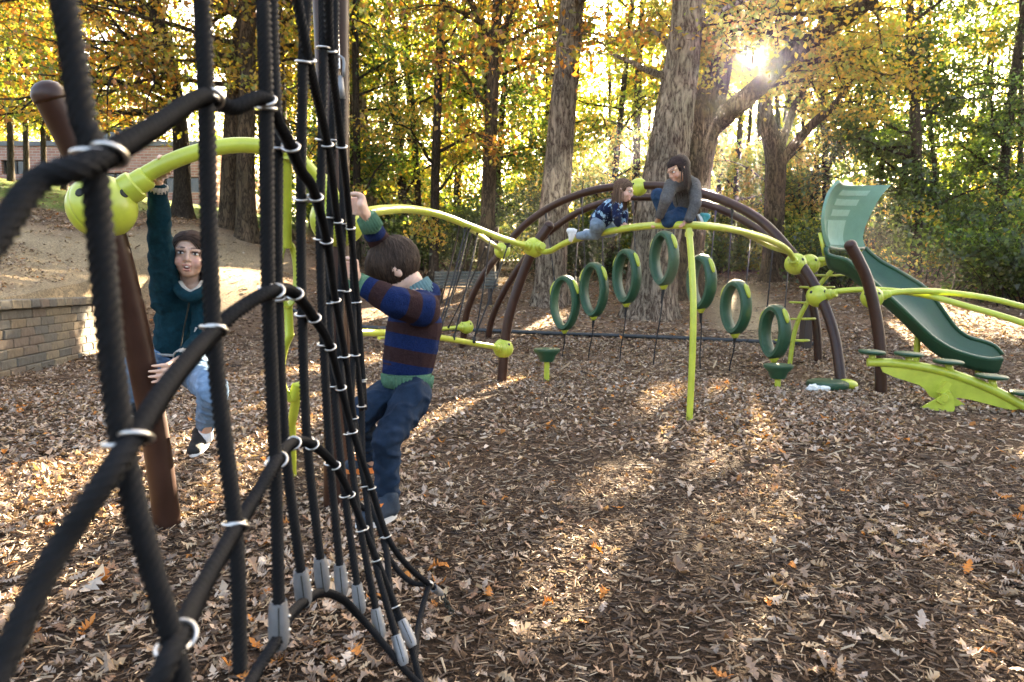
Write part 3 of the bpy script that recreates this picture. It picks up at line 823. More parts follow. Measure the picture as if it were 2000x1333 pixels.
for i, (px, d, w, h, pal) in enumerate(((1400, 25, 2.6, 1.7, 'green'), (1452, 26, 2.6, 1.5, 'lime'), (1575, 23, 2.6, 2.4, 'lime'))):
    shrub(px, d, w, h, pal, 'low sunlit green shrub at the wood edge either side of the forked oak', 'shrubs by the forked oak', 520 + i, 2400)
for i, (px, d, w, h, pal) in enumerate(((1650, 19.5, 2.6, 2.2, 'dark'), (1745, 18.5, 2.8, 2.0, 'dark'), (1830, 17.5, 2.8, 2.2, 'green'), (1905, 17, 2.6, 1.9, 'green'), (1990, 16, 2.6, 2.2, 'dark'), (2060, 16.5, 2.6, 2.6, 'green'), (1690, 21.5, 2.8, 3.0, 'dark'), (1790, 20.5, 3, 3.2, 'mixed'), (1900, 20, 3, 3.0, 'dark'), (2010, 19.5, 3, 3.2, 'mixed'))):
    shrub(px, d, w, h, pal, 'leafy undergrowth shrub behind the slide and its handrails', 'undergrowth behind the slide', 530 + i, 3000)
for i, (px, d, w, h, pal) in enumerate(((1385, 27.5, 3.2, 4.6, 'lime'), (1440, 29, 3.4, 5.6, 'mixed'), (1490, 31, 3.4, 6.2, 'lime'), (1545, 28, 3.2, 5.2, 'green'), (1420, 34, 4, 7.5, 'gold'), (1500, 36, 4, 8, 'mixed'), (1350, 33, 4, 7, 'green'), (1215, 27, 3.2, 4.6, 'green'), (1150, 29, 3.4, 5.5, 'lime'))):
    shrub(px, d, w, h, pal, '', 'understory thicket deep in the woods', 560 + i, 4200, .14)
k = 0
for px in range(610, 2140, 74):
    d = 28.5 + 6 * ((k * 37) % 10) / 10
    if not (915 < px < 985 and d < 24): shrub(px, d, 3.6, 3.4 + 1.6 * ((k * 53) % 10) / 10, ('green', 'lime', 'dark', 'mixed', 'lime')[k % 5] if px < 1560 else ('green', 'dark', 'mixed', 'dark')[k % 4],
          '', 'understory thicket deep in the woods', 600 + k, 2700, .15)
    k += 1
ORD = ['first', 'second', 'third', 'fourth', 'fifth', 'sixth', 'seventh', 'eighth', 'ninth', 'tenth', 'eleventh', 'twelfth', 'thirteenth', 'fourteenth', 'fifteenth', 'sixteenth', 'seventeenth', 'eighteenth', 'nineteenth', 'twentieth', 'twenty first', 'twenty second', 'twenty third', 'twenty fourth', 'twenty fifth', 'twenty sixth', 'twenty seventh', 'twenty eighth', 'twenty ninth', 'thirtieth', 'thirty first', 'thirty second', 'thirty third', 'thirty fourth', 'thirty fifth']
fam = {}
for o in list(scene.objects):
    if o.parent is None and o.get('group') and o.get('category') in ('tree', 'shrub', None) and o.name.split('.')[0] in ('woodland_tree', 'shrub', 'young_tree'):
        o['category'] = 'shrub' if o.name.startswith('shrub') else 'tree'; fam.setdefault(o['group'], []).append(o)
SHORT = {'young trees on the lawn edge': 'slender young trees before the brick building', 'dark shrubs behind the bench': 'dark evergreen shrubs behind the bench and arch', 'shrubs by the forked oak': 'low sunlit shrubs beside the forked oak',
         'undergrowth behind the slide': 'leafy shrubs right behind the slide and handrails', 'understory thicket deep in the woods': 'leafy bushes deep in the woods'}
for gname, mem in fam.items():
    mem.sort(key=lambda o: o.location.x / o.location.y)
    txt = SHORT.get(gname) or mem[0]['label'].replace('tree ', 'trees ')
    for i, o in enumerate(mem): o['label'] = ORD[i] + ' from the left of the ' + txt
# --- the far wood that reads as one mass
r = np.random.default_rng(77)
n = 185000
fx = r.uniform(-.95, 1.05, n); fy = r.uniform(40, 58, n); xx = fx * fy
okk = (fx > -.30) | (fy > 52)
fx, fy, xx = fx[okk], fy[okk], xx[okk]
base = ground_z(xx, fy)
hz = 17 * r.random(len(xx)) ** 1.5
clump = vnoise(xx * 1.0, hz + fy * .3, .55, 21) * .6 + vnoise(xx, hz - fy, 1.3, 22) * .4
kk = (clump > .28 + .22 * (hz / 17)); xx, fy, base, hz = xx[kk], fy[kk], base[kk], hz[kk]
c = np.stack([xx, fy, base + hz + .2], 1); c = c[carve(c, .05)]
o = link('far_woods', leaf_mesh('far_woods', c, .34, PAL['lime'] + PAL['green'] + PAL['gold'][:2] + PAL['green'], r, tri=True), None, M['leaf'])
tag(o, 'far bright yellow green mass of woodland foliage deep behind the playground', kind='stuff')
mb = MB()
for i in range(70):
    f = r.uniform(-.3, 1.0); d = r.uniform(40, 58); g = Vector((f * d, d, gz(f * d, d))); ln = r.normal(0, .7); q = r.uniform(.08, .2)
    tr = [g - Vector((0, 0, .2)), g + Vector((ln * .4, 0, 6)), g + Vector((ln, 0, 12)), g + Vector((ln * 1.3, 0, 18))]
    if not blocks(tr, q): mb.tube(tr, [q, q * .3], 6, caps=False)
o = mb.build('far_trunks', M['bark_dark'], None); tag(o, 'distant crowded tree trunks deep in the woods', kind='stuff')
# ------------------------------------------------------------------ thin haze volume, added to make a glow around the sun
mb = MB(); mb.box((1760, 1100, 46), Matrix.Translation((0, 430, 21.5)))
hz_ = mb.mesh('haze', smooth=False)
m, t, out = nt('haze'); pv = N(t, 'ShaderNodeVolumePrincipled'); pv.inputs['Density'].default_value = .00034; pv.inputs['Color'].default_value = (.95, .93, .9, 1); pv.inputs['Anisotropy'].default_value = .86
L(t, pv.outputs[0], out.inputs['Volume'])
o = link('haze', hz_, None, m); tag(o, 'thin bright haze in the air among the trees', kind='stuff')
# ------------------------------------------------------------------ fallen leaves and wood chips
HALF = [(0, .02), (.2, .2), (.29, .08), (.40, .31), (.49, .1), (.62, .34), (.72, .11), (.82, .19), (1, .02)]
HALF_M = [(0, .06), (.34, .24), (.66, .3), (1, .04)]
def leaf_template(half):
    v = []; q = []
    for t_, w in half:
        v += [(-w, t_ - .5), (0, t_ - .5), (w, t_ - .5)]
    for i in range(len(half) - 1):
        a = i * 3; q += [(a, a + 1, a + 4, a + 3), (a + 1, a + 2, a + 5, a + 4)]
    return np.array(v), np.array(q)
FALLPAL = np.array([(.50, .37, .265), (.36, .235, .155), (.62, .49, .375), (.24, .135, .08), (.44, .34, .265), (.52, .37, .225), (.40, .27, .18), (.31, .22, .16)])
def scatter(x, y, z, size, half, r, lift=.012, tilt=.22, warm=.035):
    T, Q = leaf_template(half); n = len(x)
    s = size * r.uniform(.6, 1.35, n)
    u = T[None, :, 0] * s[:, None] * r.uniform(.7, 1.15, n)[:, None]; w = T[None, :, 1] * s[:, None]
    curl = r.normal(.8, 1.4, n)[:, None]; bend = r.normal(.25, .8, n)[:, None]
    hgt = curl * u * u / s[:, None] * 1.2 + bend * w * w / s[:, None] + r.normal(0, .012, u.shape) * s[:, None] * 3
    tx = r.normal(0, tilt, n)[:, None]; ty = r.normal(0, tilt, n)[:, None]
    hgt = hgt + tx * u + ty * w
    hgt = hgt - hgt.min(1, keepdims=True)
    a = r.uniform(0, 2 * np.pi, n)[:, None]
    X = u * np.cos(a) - w * np.sin(a) + x[:, None]; Y = u * np.sin(a) + w * np.cos(a) + y[:, None]
    Z = hgt + z[:, None] + (r.random(n) * lift)[:, None]
    V = np.stack([X, Y, Z], -1).reshape(-1, 3)
    F = (Q[None] + (np.arange(n) * len(T))[:, None, None]).reshape(-1, 4)
    col = FALLPAL[r.integers(0, len(FALLPAL), n)] * r.uniform(.42, 1.15, (n, 1))
    hot = r.random(n) < warm; col[hot] = np.array([(.45, .17, .035)]) * r.uniform(.7, 1.2, (hot.sum(), 1))
    return V, F, np.repeat(col, len(T), 0)
def wedge(n, d0, d1, r, power=1.0, lo=-.86, hi=.86):
    y = np.sqrt(r.uniform(d0 * d0, d1 * d1, n)); x = r.uniform(-1, 1, n) * (hi * y + .7)
    return x, y
def patchy(x, y, r, a=.28, b=.62):
    q = vnoise(x, y, .8, 31) * .6 + vnoise(x, y, 2.2, 32) * .4
    return r.random(len(x)) < smooth(a, b, q) * .85 + .15
def not_wall(x, y): return ~((x < wall_x(y) + .05) & (x > wall_x(y) - .42) & (y < 14.4))
r = np.random.default_rng(21)
VV, FF, CC = [], [], []; off = 0
for n, d0, d1, size, half, pw in ((15000, 1.5, 4.0, .048, HALF, 1), (32000, 4.0, 7.2, .050, HALF_M, 1), (66000, 7.2, 12, .054, [(0, .03), (.5, .3), (1, .03)], 1), (80000, 12, 26, .08, [(0, .1), (1, .24)], 1)):
    x, y = wedge(n, d0, d1, r)
    k = (patchy(x, y, r, .3, .68) if d0 < 12 else patchy(x, y, r, .15, .55)) & not_wall(x, y)
    if d0 < 12:                                      # the trodden middle is bare mulch with few leaves
        k &= r.random(len(x)) < np.clip(.30 + smooth(.10, .34, np.abs(x / y - .06)) * .6 + smooth(5.0, 8.5, y) * .6, 0, 1)
    if d0 > 10:
        bare = (ground_colour(x, y)[:, 0] > .27) | ((ground_colour(x, y)[:, 1] > ground_colour(x, y)[:, 0] * 1.2)); k &= ~(bare & (r.random(n) < .86))
    else:
        bare = ground_colour(x, y)[:, 0] > .27; k &= ~(bare & (r.random(n) < .6))
    x, y = x[k], y[k]
    V, F, C = scatter(x, y, ground_z(x, y), size, half, r)
    VV.append(V); FF.append(F + off); CC.append(C); off += len(V)
o = link('leaf_litter', np_mesh('leaf_litter', np.concatenate(VV), np.concatenate(FF), np.concatenate(CC)), None, M['litter_leaf'])
tag(o, 'dry brown and tan oak leaves strewn thickly over the mulch and the slope', kind='stuff')
# wood chips: bent splinters
def chips(n, d0, d1, ln, r):
    x, y = wedge(n, d0, d1, r); k = (y < 13.2) & not_wall(x, y) & (x > wall_x(y)); x, y = x[k], y[k]; n = len(x)
    l = ln * r.uniform(.4, 1.6, n); w = l * r.uniform(.08, .22, n); h = w * r.uniform(.25, .7, n)
    base = np.array([[-.5, -.5, 0], [.5, -.35, 0], [.5, .35, 0], [-.5, .5, 0], [-.45, 0, 1], [.48, 0, 1]])
    q = np.array([[0, 1, 5, 4], [2, 3, 4, 5]])
    u = base[None, :, 0] * l[:, None]; v = base[None, :, 1] * w[:, None]
    zz = base[None, :, 2] * h[:, None] + r.normal(0, .22, n)[:, None] * u + r.normal(0, .4, n)[:, None] * v
    zz = zz - zz.min(1, keepdims=True) + (r.random(n) * .012)[:, None] - .002
    a = r.uniform(0, 2 * np.pi, n)[:, None]
    V = np.stack([u * np.cos(a) - v * np.sin(a) + x[:, None], u * np.sin(a) + v * np.cos(a) + y[:, None], zz + ground_z(x, y)[:, None]], -1).reshape(-1, 3)
    F = (q[None] + (np.arange(n) * 6)[:, None, None]).reshape(-1, 4)
    pal = np.array([(.12, .072, .042), (.22, .14, .085), (.055, .032, .018), (.36, .25, .155), (.16, .10, .06), (.50, .38, .25)])
    C = pal[r.choice(len(pal), n, p=[.24, .22, .2, .14, .14, .06])] * r.uniform(.6, 1.3, (n, 1))
    return V, F, np.repeat(C, 6, 0)
VV, FF, CC = [], [], []; off = 0
for a_ in ((56000, 1.5, 4.0, .030), (34000, 4.0, 8.0, .046), (12000, 8.0, 13.2, .09)):
    V, F, C = chips(*a_, r); VV.append(V); FF.append(F + off); CC.append(C); off += len(V)
o = link('wood_chips', np_mesh('wood_chips', np.concatenate(VV), np.concatenate(FF), np.concatenate(CC)), None, M['litter_leaf'])
tag(o, 'dark brown shredded wood chips covering the playground floor', kind='stuff')
# the largest leaves near the camera, one object each
lv = []
for q in range(10):
    V, F, C = scatter(np.zeros(1), np.zeros(1), np.zeros(1), 0.074, HALF, np.random.default_rng(900 + q), lift=0, tilt=.12)
    me = np_mesh('leaf', V, F); me.materials.append(M['big_leaf']); lv.append(me)
x, y = wedge(1500, 1.62, 4.2, r); k = patchy(x, y, r, .3, .7) & (r.random(1500) < .25 + smooth(.08, .3, np.abs(x / y - .06))); x, y = x[k][:290], y[k][:290]
z = ground_z(x, y)
for i in range(len(x)):
    o = bpy.data.objects.new('leaf', lv[i % 10]); COL.objects.link(o); o.parent = ground
    o.location = (x[i], y[i], z[i] + .012); s = r.uniform(.7, 1.35); o.scale = (s, s, s)
    o.rotation_euler = (r.normal(0, .15), r.normal(0, .15), r.uniform(0, 6.28))
# ------------------------------------------------------------------ climbing frame: posts, arches, balls, bars (one rigid thing)
POST_R, BALL_R, BAR_R = .0565, .13, .034
frame = empty('climbing_frame', G(1000, 8.5), 'big brown and lime steel playground climber of curved posts, arches, balls and bars', 'climbing frame')
def post(pts, r=POST_R, name='post', mat='brown', capend=True, label=None, sides=20, sm=8, bury=True):
    mb = MB(); pts = [Vector(p) for p in pts]
    if bury: pts = [pts[0] - (pts[1] - pts[0]).normalized() * .35] + pts
    pp = catmull(pts, sm); mb.tube(pp, r, sides)
    o = mb.build(name, M[mat], frame, auto=40)
    if capend:
        t = (pp[-1] - pp[-3]).normalized(); c = MB()
        c.lathe([(r * 1.06, -.012), (r * 1.075, 0), (r * 1.06, r * .35), (r * .85, r * .75), (r * .45, r * 1.0), (.001, r * 1.07)], pp[-1] - t * .004, t, 20)
        c.build('post_cap', M[mat], o)
        g = MB(); g.lathe([(r * 1.02, -.028), (r * 1.02, -.016)], pp[-1], t, 20)
    if label: o['label'] = label
    return o, pp
def ball(c, r=BALL_R, sockets=(), axis=(0, 0, 1), ports=2, seam=None):
    """cast ball with a seam groove, cable ports and sockets towards the bars it holds"""
    c = Vector(c); mb = MB()
    ax = Vector(seam or (0.85, .35, .2)).normalized()
    prof = []
    for i in range(1, 24):
        th = math.pi * i / 24; rr = r
        prof.append((rr * math.sin(th), -rr * math.cos(th)))
    prof = prof[:11] + [(r * .996, -.004), (r * .982, -.002), (r * .982, .002), (r * .996, .004)] + prof[12:]
    mb.lathe(prof, c, ax, 36)
    o = mb.build('ball_joint', M['lime'], frame, auto=60)
    for s in sockets:
        s = Vector(s); d = (s - c).normalized(); q = MB()
        br = min(BAR_R, r * .27) * 1.0
        q.lathe([(br * 1.75, r * .86), (br * 1.8, r * 1.1), (br * 1.72, r * 1.24), (br * 1.4, r * 1.3), (br * 1.35, r * 1.62), (br * 1.22, r * 1.68), (br * 1.05, r * 1.69)], c, d, 20)
        q.build('socket', M['lime'], o, auto=40)
    tocam = (Vector((0, 0, 1.3)) - c).normalized(); sd = Vector((0, 0, 1)).cross(tocam).normalized()
    for k in range(ports):
        d = (tocam * .72 + sd * (.62 if k else -.55) + Vector((0, 0, .42 if k else .34))).normalized()
        q = MB(); q.lathe([(r * .14, r * .975), (r * .14, r * 1.003), (r * .08, r * 1.006)], c, d, 12)
        q.build('port', M['port'], o)
    return o
def bar(pts, r=BAR_R, name='bar', mat='lime', sides=14, sm=8):
    mb = MB(); mb.tube(catmull(pts, sm), r, sides); return mb.build(name, M[mat], frame, auto=40)
def at_x(pp, px):
    """point of a path seen nearest photo column px"""
    best = min(pp, key=lambda q: abs((1000 + FPX * q.x / (q.y * CP - (q.z - CAM_H) * SP)) - px)); return best.copy()

# foreground leaning post with its ball and the lime hoop bar
o, ppA = post(PS([(330, 1040, 3.0), (300, 830, 2.97), (258, 620, 2.9), (205, 420, 2.8), (140, 275, 2.72), (97, 188, 2.66)]), label='dark brown leaning post in the left foreground that the teal jacket child holds')
ballA = P(200, 405, 2.79); ballB = P(660, 430, 3.25)
hoop = PS([(200, 405, 2.79), (262, 356, 2.82), (330, 318, 2.84), (400, 294, 2.9), (470, 284, 2.97), (540, 292, 3.04), (592, 320, 3.11), (632, 372, 3.19), (660, 430, 3.25)])
ball(ballA, .1285, [hoop[2]], seam=(.8, -.45, .3)); ball(ballB, .128, [hoop[-2], P(720, 416, 3.9)], seam=(.85, .3, .2))
o = bar(hoop, .0335); o['label'] = 'lime hoop bar gripped by the child in the teal jacket'
post(PS([(655, 1000, 3.28), (655, 760, 3.3), (650, 430, 3.28), (640, 120, 3.24), (632, -60, 3.2), (628, -150, 3.18)]), capend=False)
post(PS([(670, 965, 3.42), (666, 760, 3.44), (661, 430, 3.42), (659, 160, 3.36), (658, -40, 3.3), (657, -130, 3.28)]), capend=False)
# corkscrew pole hanging under the hoop
cs0 = P(560, 300, 3.07); foot = P(569, 905, 3.95); foot.z = gz(foot.x, foot.y)
d_ = 3.6
mb = MB(); mb.tube([P(560, 296, 3.07), P(560, 330, 3.1), P(560, 400, 3.2), P(561, 482, 3.3)], .0215, 14)
mb.lathe([(.034, -.03), (.036, 0), (.034, .03)], P(560, 300, 3.07), (0, 0, 1), 14)
pole = mb.build('corkscrew_pole', M['lime'], frame, auto=40); pole['label'] = 'lime upright pole that splits into a curled loop'
lp = [P(561 + 18 * math.sin(a) * (1 if a < math.pi else .9), 536 - 62 * math.cos(a), 3.33 + .03 * math.sin(a)) for a in [i * 2 * math.pi / 28 for i in range(28)]]
mb = MB(); mb.tube(lp, .0145, 8, closed=True, flat=1.5); mb.build('loop', M['lime'], pole, auto=40)
mb = MB(); mb.tube(PS([(562, 590, 3.36), (564, 625, 3.38), (565, 655, 3.4)]), .0215, 14)
mb.tube(catmull(PS([(568, 652, 3.4), (556, 680, 3.42), (549, 720, 3.45), (553, 760, 3.5), (570, 778, 3.54), (580, 752, 3.52), (577, 785, 3.58), (572, 815, 3.62), (567, 835, 3.66)]), 8), .0165, 10, flat=1.5)
mb.build('twist', M['lime'], pole, auto=40)
mb = MB(); mb.tube([P(568, 826, 3.66), P(569, 850, 3.7), foot - Vector((0, 0, .2))], .026, 14); mb.lathe([(.03, -.03), (.031, 0), (.03, .03)], P(568, 860, 3.72), (0, 0, 1), 14); mb.build('base_pole', M['lime'], pole, auto=40)

# the two great arches
archF, ppF = post(PS([(903, 685, 11.4), (912, 610, 11.3), (940, 545, 11.15), (983, 487, 10.95), (1030, 436, 10.7), (1090, 397, 10.4), (1165, 371, 10.05), (1245, 363, 9.65), (1320, 367, 9.25), (1400, 387, 8.85), (1480, 427, 8.4), (1540, 487, 8.05), (1592, 560, 7.75), (1628, 650, 7.5), (1645, 762, 7.3)]), name='arch', capend=False, label='upper brown arch running from the back left to the right front')
archL, ppL = post(PS([(952, 672, 12.2), (962, 620, 12.1), (990, 560, 11.95), (1030, 500, 11.75), (1080, 448, 11.5), (1140, 410, 11.2), (1215, 389, 10.9), (1300, 387, 10.6), (1380, 400, 10.35), (1450, 430, 10.1), (1520, 480, 9.9), (1568, 545, 9.75), (1592, 620, 9.65), (1599, 712, 9.6)]), name='arch', capend=False, label='lower brown arch behind the upper one')
b_ = ppF[-1]
stub, ppS = post(PS([(980, 745, 7.8), (990, 640, 7.8), (1012, 560, 7.78), (1043, 485, 7.74), (1072, 442, 7.72)]), label='short brown post with a domed cap left of the rings')
# balls
bS1 = P(983, 681, 7.8); bS2 = P(1043, 484, 7.74); bF1 = P(981, 490, 10.95); bFl = P(911, 639, 11.35)
bTop = P(1247, 366, 9.64); bR1 = P(1554, 516, 7.95); bR2 = P(1580, 517, 9.0); bR3 = P(1597, 579, 7.72)
bSl = P(1703, 582, 7.0); bTop2 = P(1311, 390, 10.57)
Lside = PS([(1043, 484, 7.74), (985, 468, 7.3), (920, 443, 6.8), (860, 420, 6.2), (800, 409, 5.5), (745, 411, 4.6), (700, 420, 3.8), (660, 430, 3.25)])
bar(Lside)['label'] = 'lime bar arching from the ball behind the boy to the stub post'
bar(PS([(981, 490, 10.95), (955, 473, 9.6), (925, 452, 7.8), (900, 436, 6.6)]), .03)
walk = PS([(1043, 484, 7.74), (1070, 492, 7.55), (1112, 472, 7.1), (1187, 453, 6.5), (1262, 442, 5.95), (1337, 440, 5.6), (1400, 444, 5.75), (1450, 453, 6.1), (1500, 468, 6.7), (1537, 488, 7.4), (1554, 514, 7.95)])
bar(walk, .0315)['label'] = 'lime arched bar that the two children kneel on'
bar(PS([(1436, 449, 6.0), (1470, 464, 6.5), (1505, 483, 7.0), (1545, 496, 7.9), (1580, 515, 9.0)]), .024)
leg = PS([(1345, 443, 5.6), (1351, 520, 5.56), (1354, 600, 5.52), (1352, 700, 5.5), (1345, 822, 5.5)]); leg[-1].z = gz(leg[-1].x, leg[-1].y) - .2
mb = MB(); mb.tube(catmull(leg, 8), .0265, 14); mb.lathe([(.033, -.02), (.035, 0), (.033, .02)], P(1346, 458, 5.6), (0, 0, 1), 14); lg = mb.build('support_leg', M['lime'], frame, auto=40)
low1 = PS([(983, 681, 7.8), (930, 672, 7.3), (860, 660, 6.6), (780, 652, 6.0), (700, 650, 5.4)]); bar(low1, .03)
low2 = PS([(911, 639, 11.35), (870, 642, 11.0), (820, 650, 10.4), (740, 660, 9.6)]); bar(low2, .03)
pst = PS([(700, 745, 7.4), (698, 655, 7.4)])
ball(bS1, .115, [low1[1]]); ball(bS2, .115, [Lside[1], walk[2]]); ball(bF1, .13, [P(955, 473, 9.6)]); ball(bFl, .12, [low2[1]])
ball(bTop, .125, [], seam=(1, .2, 0)); ball(bTop2, .13, []); ball(bR1, .125, [walk[-2]]); ball(bR2, .135, [P(1640, 508, 9.0)]); ball(bR3, .125, [P(1650, 570, 7.5)])
hr1 = PS([(1597, 579, 7.72), (1640, 569, 7.6), (1700, 566, 7.45), (1760, 570, 7.3), (1820, 580, 7.1), (1890, 599, 6.9), (1960, 619, 6.7), (2040, 645, 6.4)])
hr2 = PS([(1703, 582, 7.0), (1745, 572, 7.0), (1800, 569, 7.05), (1860, 573, 7.1), (1930, 583, 7.1), (2000, 600, 7.1), (2060, 617, 7.1)])
bar(hr1, .031); bar(hr2, .031); ball(bSl, .11, [hr2[1]])
slp, _ = post(PS([(1720, 770, 6.85), (1720, 700, 6.86), (1712, 625, 6.88), (1695, 552, 6.9), (1678, 512, 6.91), (1661, 480, 6.92)]), label='brown curved post with a domed cap in front of the slide')
bar(PS([(1580, 515, 9.0), (1600, 508, 8.95), (1652, 508, 8.8)]), .036)
# foot step clamped on the arch foot
st = P(1634, 761, 7.22); st.z = max(st.z, gz(st.x, st.y) + .05)
fs = MB(); fs.lathe([(.17, -.045), (.205, -.03), (.215, 0), (.205, .03), (.16, .047), (.001, .05)], st + Vector((-.1, 0, 0)), (0, 0, 1), 28)
f = fs.build('foot_step', M['green'], frame, auto=40)
q = MB(); q.sphere(st + Vector((.1, -.01, 0)), (.11, .115, .058), 20, 12); q.build('step_clamp', M['lime'], f)
# ladder to the slide deck: bent lime pole with loop rungs
lad = PS([(1642, 512, 9.0), (1618, 536, 9.05), (1597, 562, 9.1), (1572, 600, 9.15), (1552, 648, 9.2), (1541, 697, 9.2)]); lad[-1].z = gz(lad[-1].x, lad[-1].y) - .1
lpp = catmull(lad, 8); mb = MB(); mb.tube(lpp, .03, 12); ladder = mb.build('ladder_pole', M['lime'], frame, auto=40)
for f_ in (.22, .40, .56, .71, .85):
    c = interp(lpp, f_); mb = MB()
    for sg in (-1, 1):
        mb.tube([c + Vector((sg * .02, 0, 0)), c + Vector((sg * .10, -.05, .0)), c + Vector((sg * .2, -.03, .005)), c + Vector((sg * .215, .05, .005)), c + Vector((sg * .1, .07, 0)), c + Vector((sg * .02, .02, 0))], .014, 7, smooth=4)
    mb.build('rung', M['lime'], ladder)

# ------------------------------------------------------------------ rear rope wall between the left bars
rw = empty('rope_wall', P(900, 655, 9.0), 'leaning wall of thin black ropes strung between lime bars left of the brown arch', 'rope wall')
tops = [(910, 445, 6.7), (917, 444, 6.75), (934, 450, 6.95), (958, 461, 7.1), (948, 484, 9.2), (993, 476, 7.35)]
bots = [(853, 653, 6.5), (858, 655, 6.55), (886, 662, 6.8), (926, 668, 7.1), (876, 640, 10.9), (924, 666, 7.25)]
tops += [(900, 436, 6.6), (925, 452, 7.8)]; bots += [(846, 640, 10.4), (862, 641, 10.6)]
for a, c in zip(tops, bots):
    a, c = P(*a), P(*c); mb = MB(); mb.tube([a, a.lerp(c, .5) + Vector((.01, .0, -.01)), c], .009, 6, smooth=4); s_ = mb.build('rope', M['cord'], rw)
    e = MB()
    for q_, w in ((a, c), (c, a)): e.cap(q_, q_.lerp(w, .035), .018, .012)
    e.build('rope_end', M['cord'], s_)

# ------------------------------------------------------------------ hanging rings
def ring_profile(cx, mb, W=.155, H=.36, depth=.088):
    """teardrop loop in the local xz plane, hollow, thick rounded section"""
    n = 44; path = []
    for i in range(n):
        a = 2 * math.pi * i / n
        x = math.sin(a); z = math.cos(a)
        w = W * (1 - .14 * max(0, -z) ** 2)
        path.append(Vector((x * w, 0, z * H * (1.0 if z > 0 else 1.02))))
    sec = [(-1, -.55), (-1, .55), (-.55, .95), (.3, 1.0), (.85, .62), (.95, .25), (.95, -.25), (.85, -.62), (.3, -1.0), (-.55, -.95)]
    V = []; F = []; m = len(sec)
    for i in range(n):
        p = path[i]; t = (path[(i + 1) % n] - path[i - 1]).normalized(); nr = Vector((t.z, 0, -t.x))
        if nr.dot(p) < 0: nr = -nr
        th = .088
        for a, b in sec: V.append(p + nr * a * th * .5 + Vector((0, 1, 0)) * b * depth)
    for i in range(n):
        j = (i + 1) % n
        for k in range(m):
            l = (k + 1) % m; F.append((i * m + k, j * m + k, j * m + l, i * m + l))
    mb.add(V, F)
RINGS = [  # centre px, depth, yaw, arch point A px column, B column, tail foot px, label
    (1103, 592, 10.15, 38, 1067, 1130, (1099, 696), 'green hanging ring nearest the stub post, lowest on the left and turned widest to view'),
    (1160, 566, 9.9, 46, 1134, 1180, (1149, 703), 'second green hanging ring from the left, edge touching the first'),
    (1224, 540, 9.55, 52, 1212, 1240, (1210, 706), 'third green hanging ring from the left, in front of the grey oak'),
    (1297, 505, 9.1, 56, 1279, 1325, (1275, 718), 'highest green hanging ring just below the kneeling child in grey'),
    (1370, 551, 8.75, 60, 1352, 1396, (1368, 722), 'green hanging ring half hidden behind the lime support leg'),
    (1437, 600, 8.35, 58, 1429, 1472, (1424, 728), 'green hanging ring between the support leg and the arch foot'),
    (1513, 648, 7.95, 64, 1511, 1541, (1510, 740), 'lowest green hanging ring at the right, just above a stepping pod'),
]
for px, py, d, yaw, ca, cb, tail, lab in RINGS:
    c = P(px, py, d); rt = empty('hanging_ring', c, lab, 'swing ring', 'green rings hanging from the brown arches', rz=R(-yaw))
    mb = MB(); sc_ = .38 * (d / 9.3); ring_profile(0, mb, W=.180 * d / 9.3, H=sc_ - .05)
    mb.build('ring', M['green'], rt, local=True, auto=45)
    cy_, sy_ = math.cos(R(-yaw)), math.sin(R(-yaw))
    def loc(w): q = w - c; return Vector((q.x * cy_ + q.y * sy_, -q.x * sy_ + q.y * cy_, q.z))
    Hh = sc_ - .05; Ww = .180 * d / 9.3
    for a0 in (-58, 54):                        # lime clamp plates at the shoulders
        mb = MB(); pp_ = [Vector((math.sin(R(a0 + q)) * (Ww + .056), -.012, math.cos(R(a0 + q)) * (Hh + .056))) for q in (-17, -9, 0, 9, 17)]
        mb.tube(pp_, [.012, .027, .03, .026, .012], 8, smooth=3); mb.build('clamp', M['lime'], rt, local=True)
    mb = MB(); mb.lathe([(.03, -Hh - .09), (.045, -Hh - .06), (.07, -Hh - .02), (.075, -Hh + .02)], (0, 0, 0), (0, 0, 1), 12); mb.build('bottom_cup', M['lime'], rt, local=True)
    for col_, pth, sg in ((ca, ppF, -1), (cb, ppL, 1)):
        top = loc(at_x(pth, col_) - Vector((0, 0, .05))); bt = Vector((sg * Ww * .86, 0, Hh * .66))
        mb = MB(); mb.tube([top, top.lerp(bt, .5), bt], .0085, 6); mb.cap(bt, bt.lerp(top, .12), .028, .014); mb.cap(top, top.lerp(bt, .1), .024, .012); mb.build('rope', M['cord'], rt, local=True)
    tw = G(tail[0], 8); 
    g = P(tail[0], tail[1], d + .15); g.z = gz(g.x, g.y) - .05; tl = loc(g); bt = Vector((0, 0, -Hh - .07))
    mb = MB(); mb.tube([bt, bt.lerp(tl, .35) + Vector((.012, 0, 0)), bt.lerp(tl, .7) - Vector((.01, 0, 0)), tl], .0085, 6, smooth=4); mb.cap(bt, bt.lerp(tl, .18), .024, .012); mb.build('tail_rope', M['cord'], rt, local=True)

# ------------------------------------------------------------------ stepping pods
def pod(px, py, d, rad, fx, fd, lab):
    top = P(px, py, d); ft = P(fx, 745, fd); z0 = gz(ft.x, fd)
    rt = empty('stepping_pod', (top.x, d, z0), lab, 'stepping pod', 'green stepping pods under the rings')
    h = top.z - z0; mb = MB()
    mb.lathe([(.06, h - .15), (.075, h - .15), (rad * .66, h - .085), (rad * .97, h - .035), (rad, h - .018), (rad * .985, h - .004), (rad * .93, h), (rad * .6, h + .006), (.001, h + .008)], (0, 0, 0), (0, 0, 1), 32)
    mb.build('seat', M['green'], rt, local=True, auto=35)
    mb = MB(); mb.tube([Vector((0, 0, -.15)), Vector((0, 0, h - .14))], .032, 14); mb.build('stem', M['lime'], rt, local=True, auto=40)
pod(1068, 681, 7.8, .152, 1067, 7.8, 'green cone shaped stepping pod on a lime stem beside the stub post')
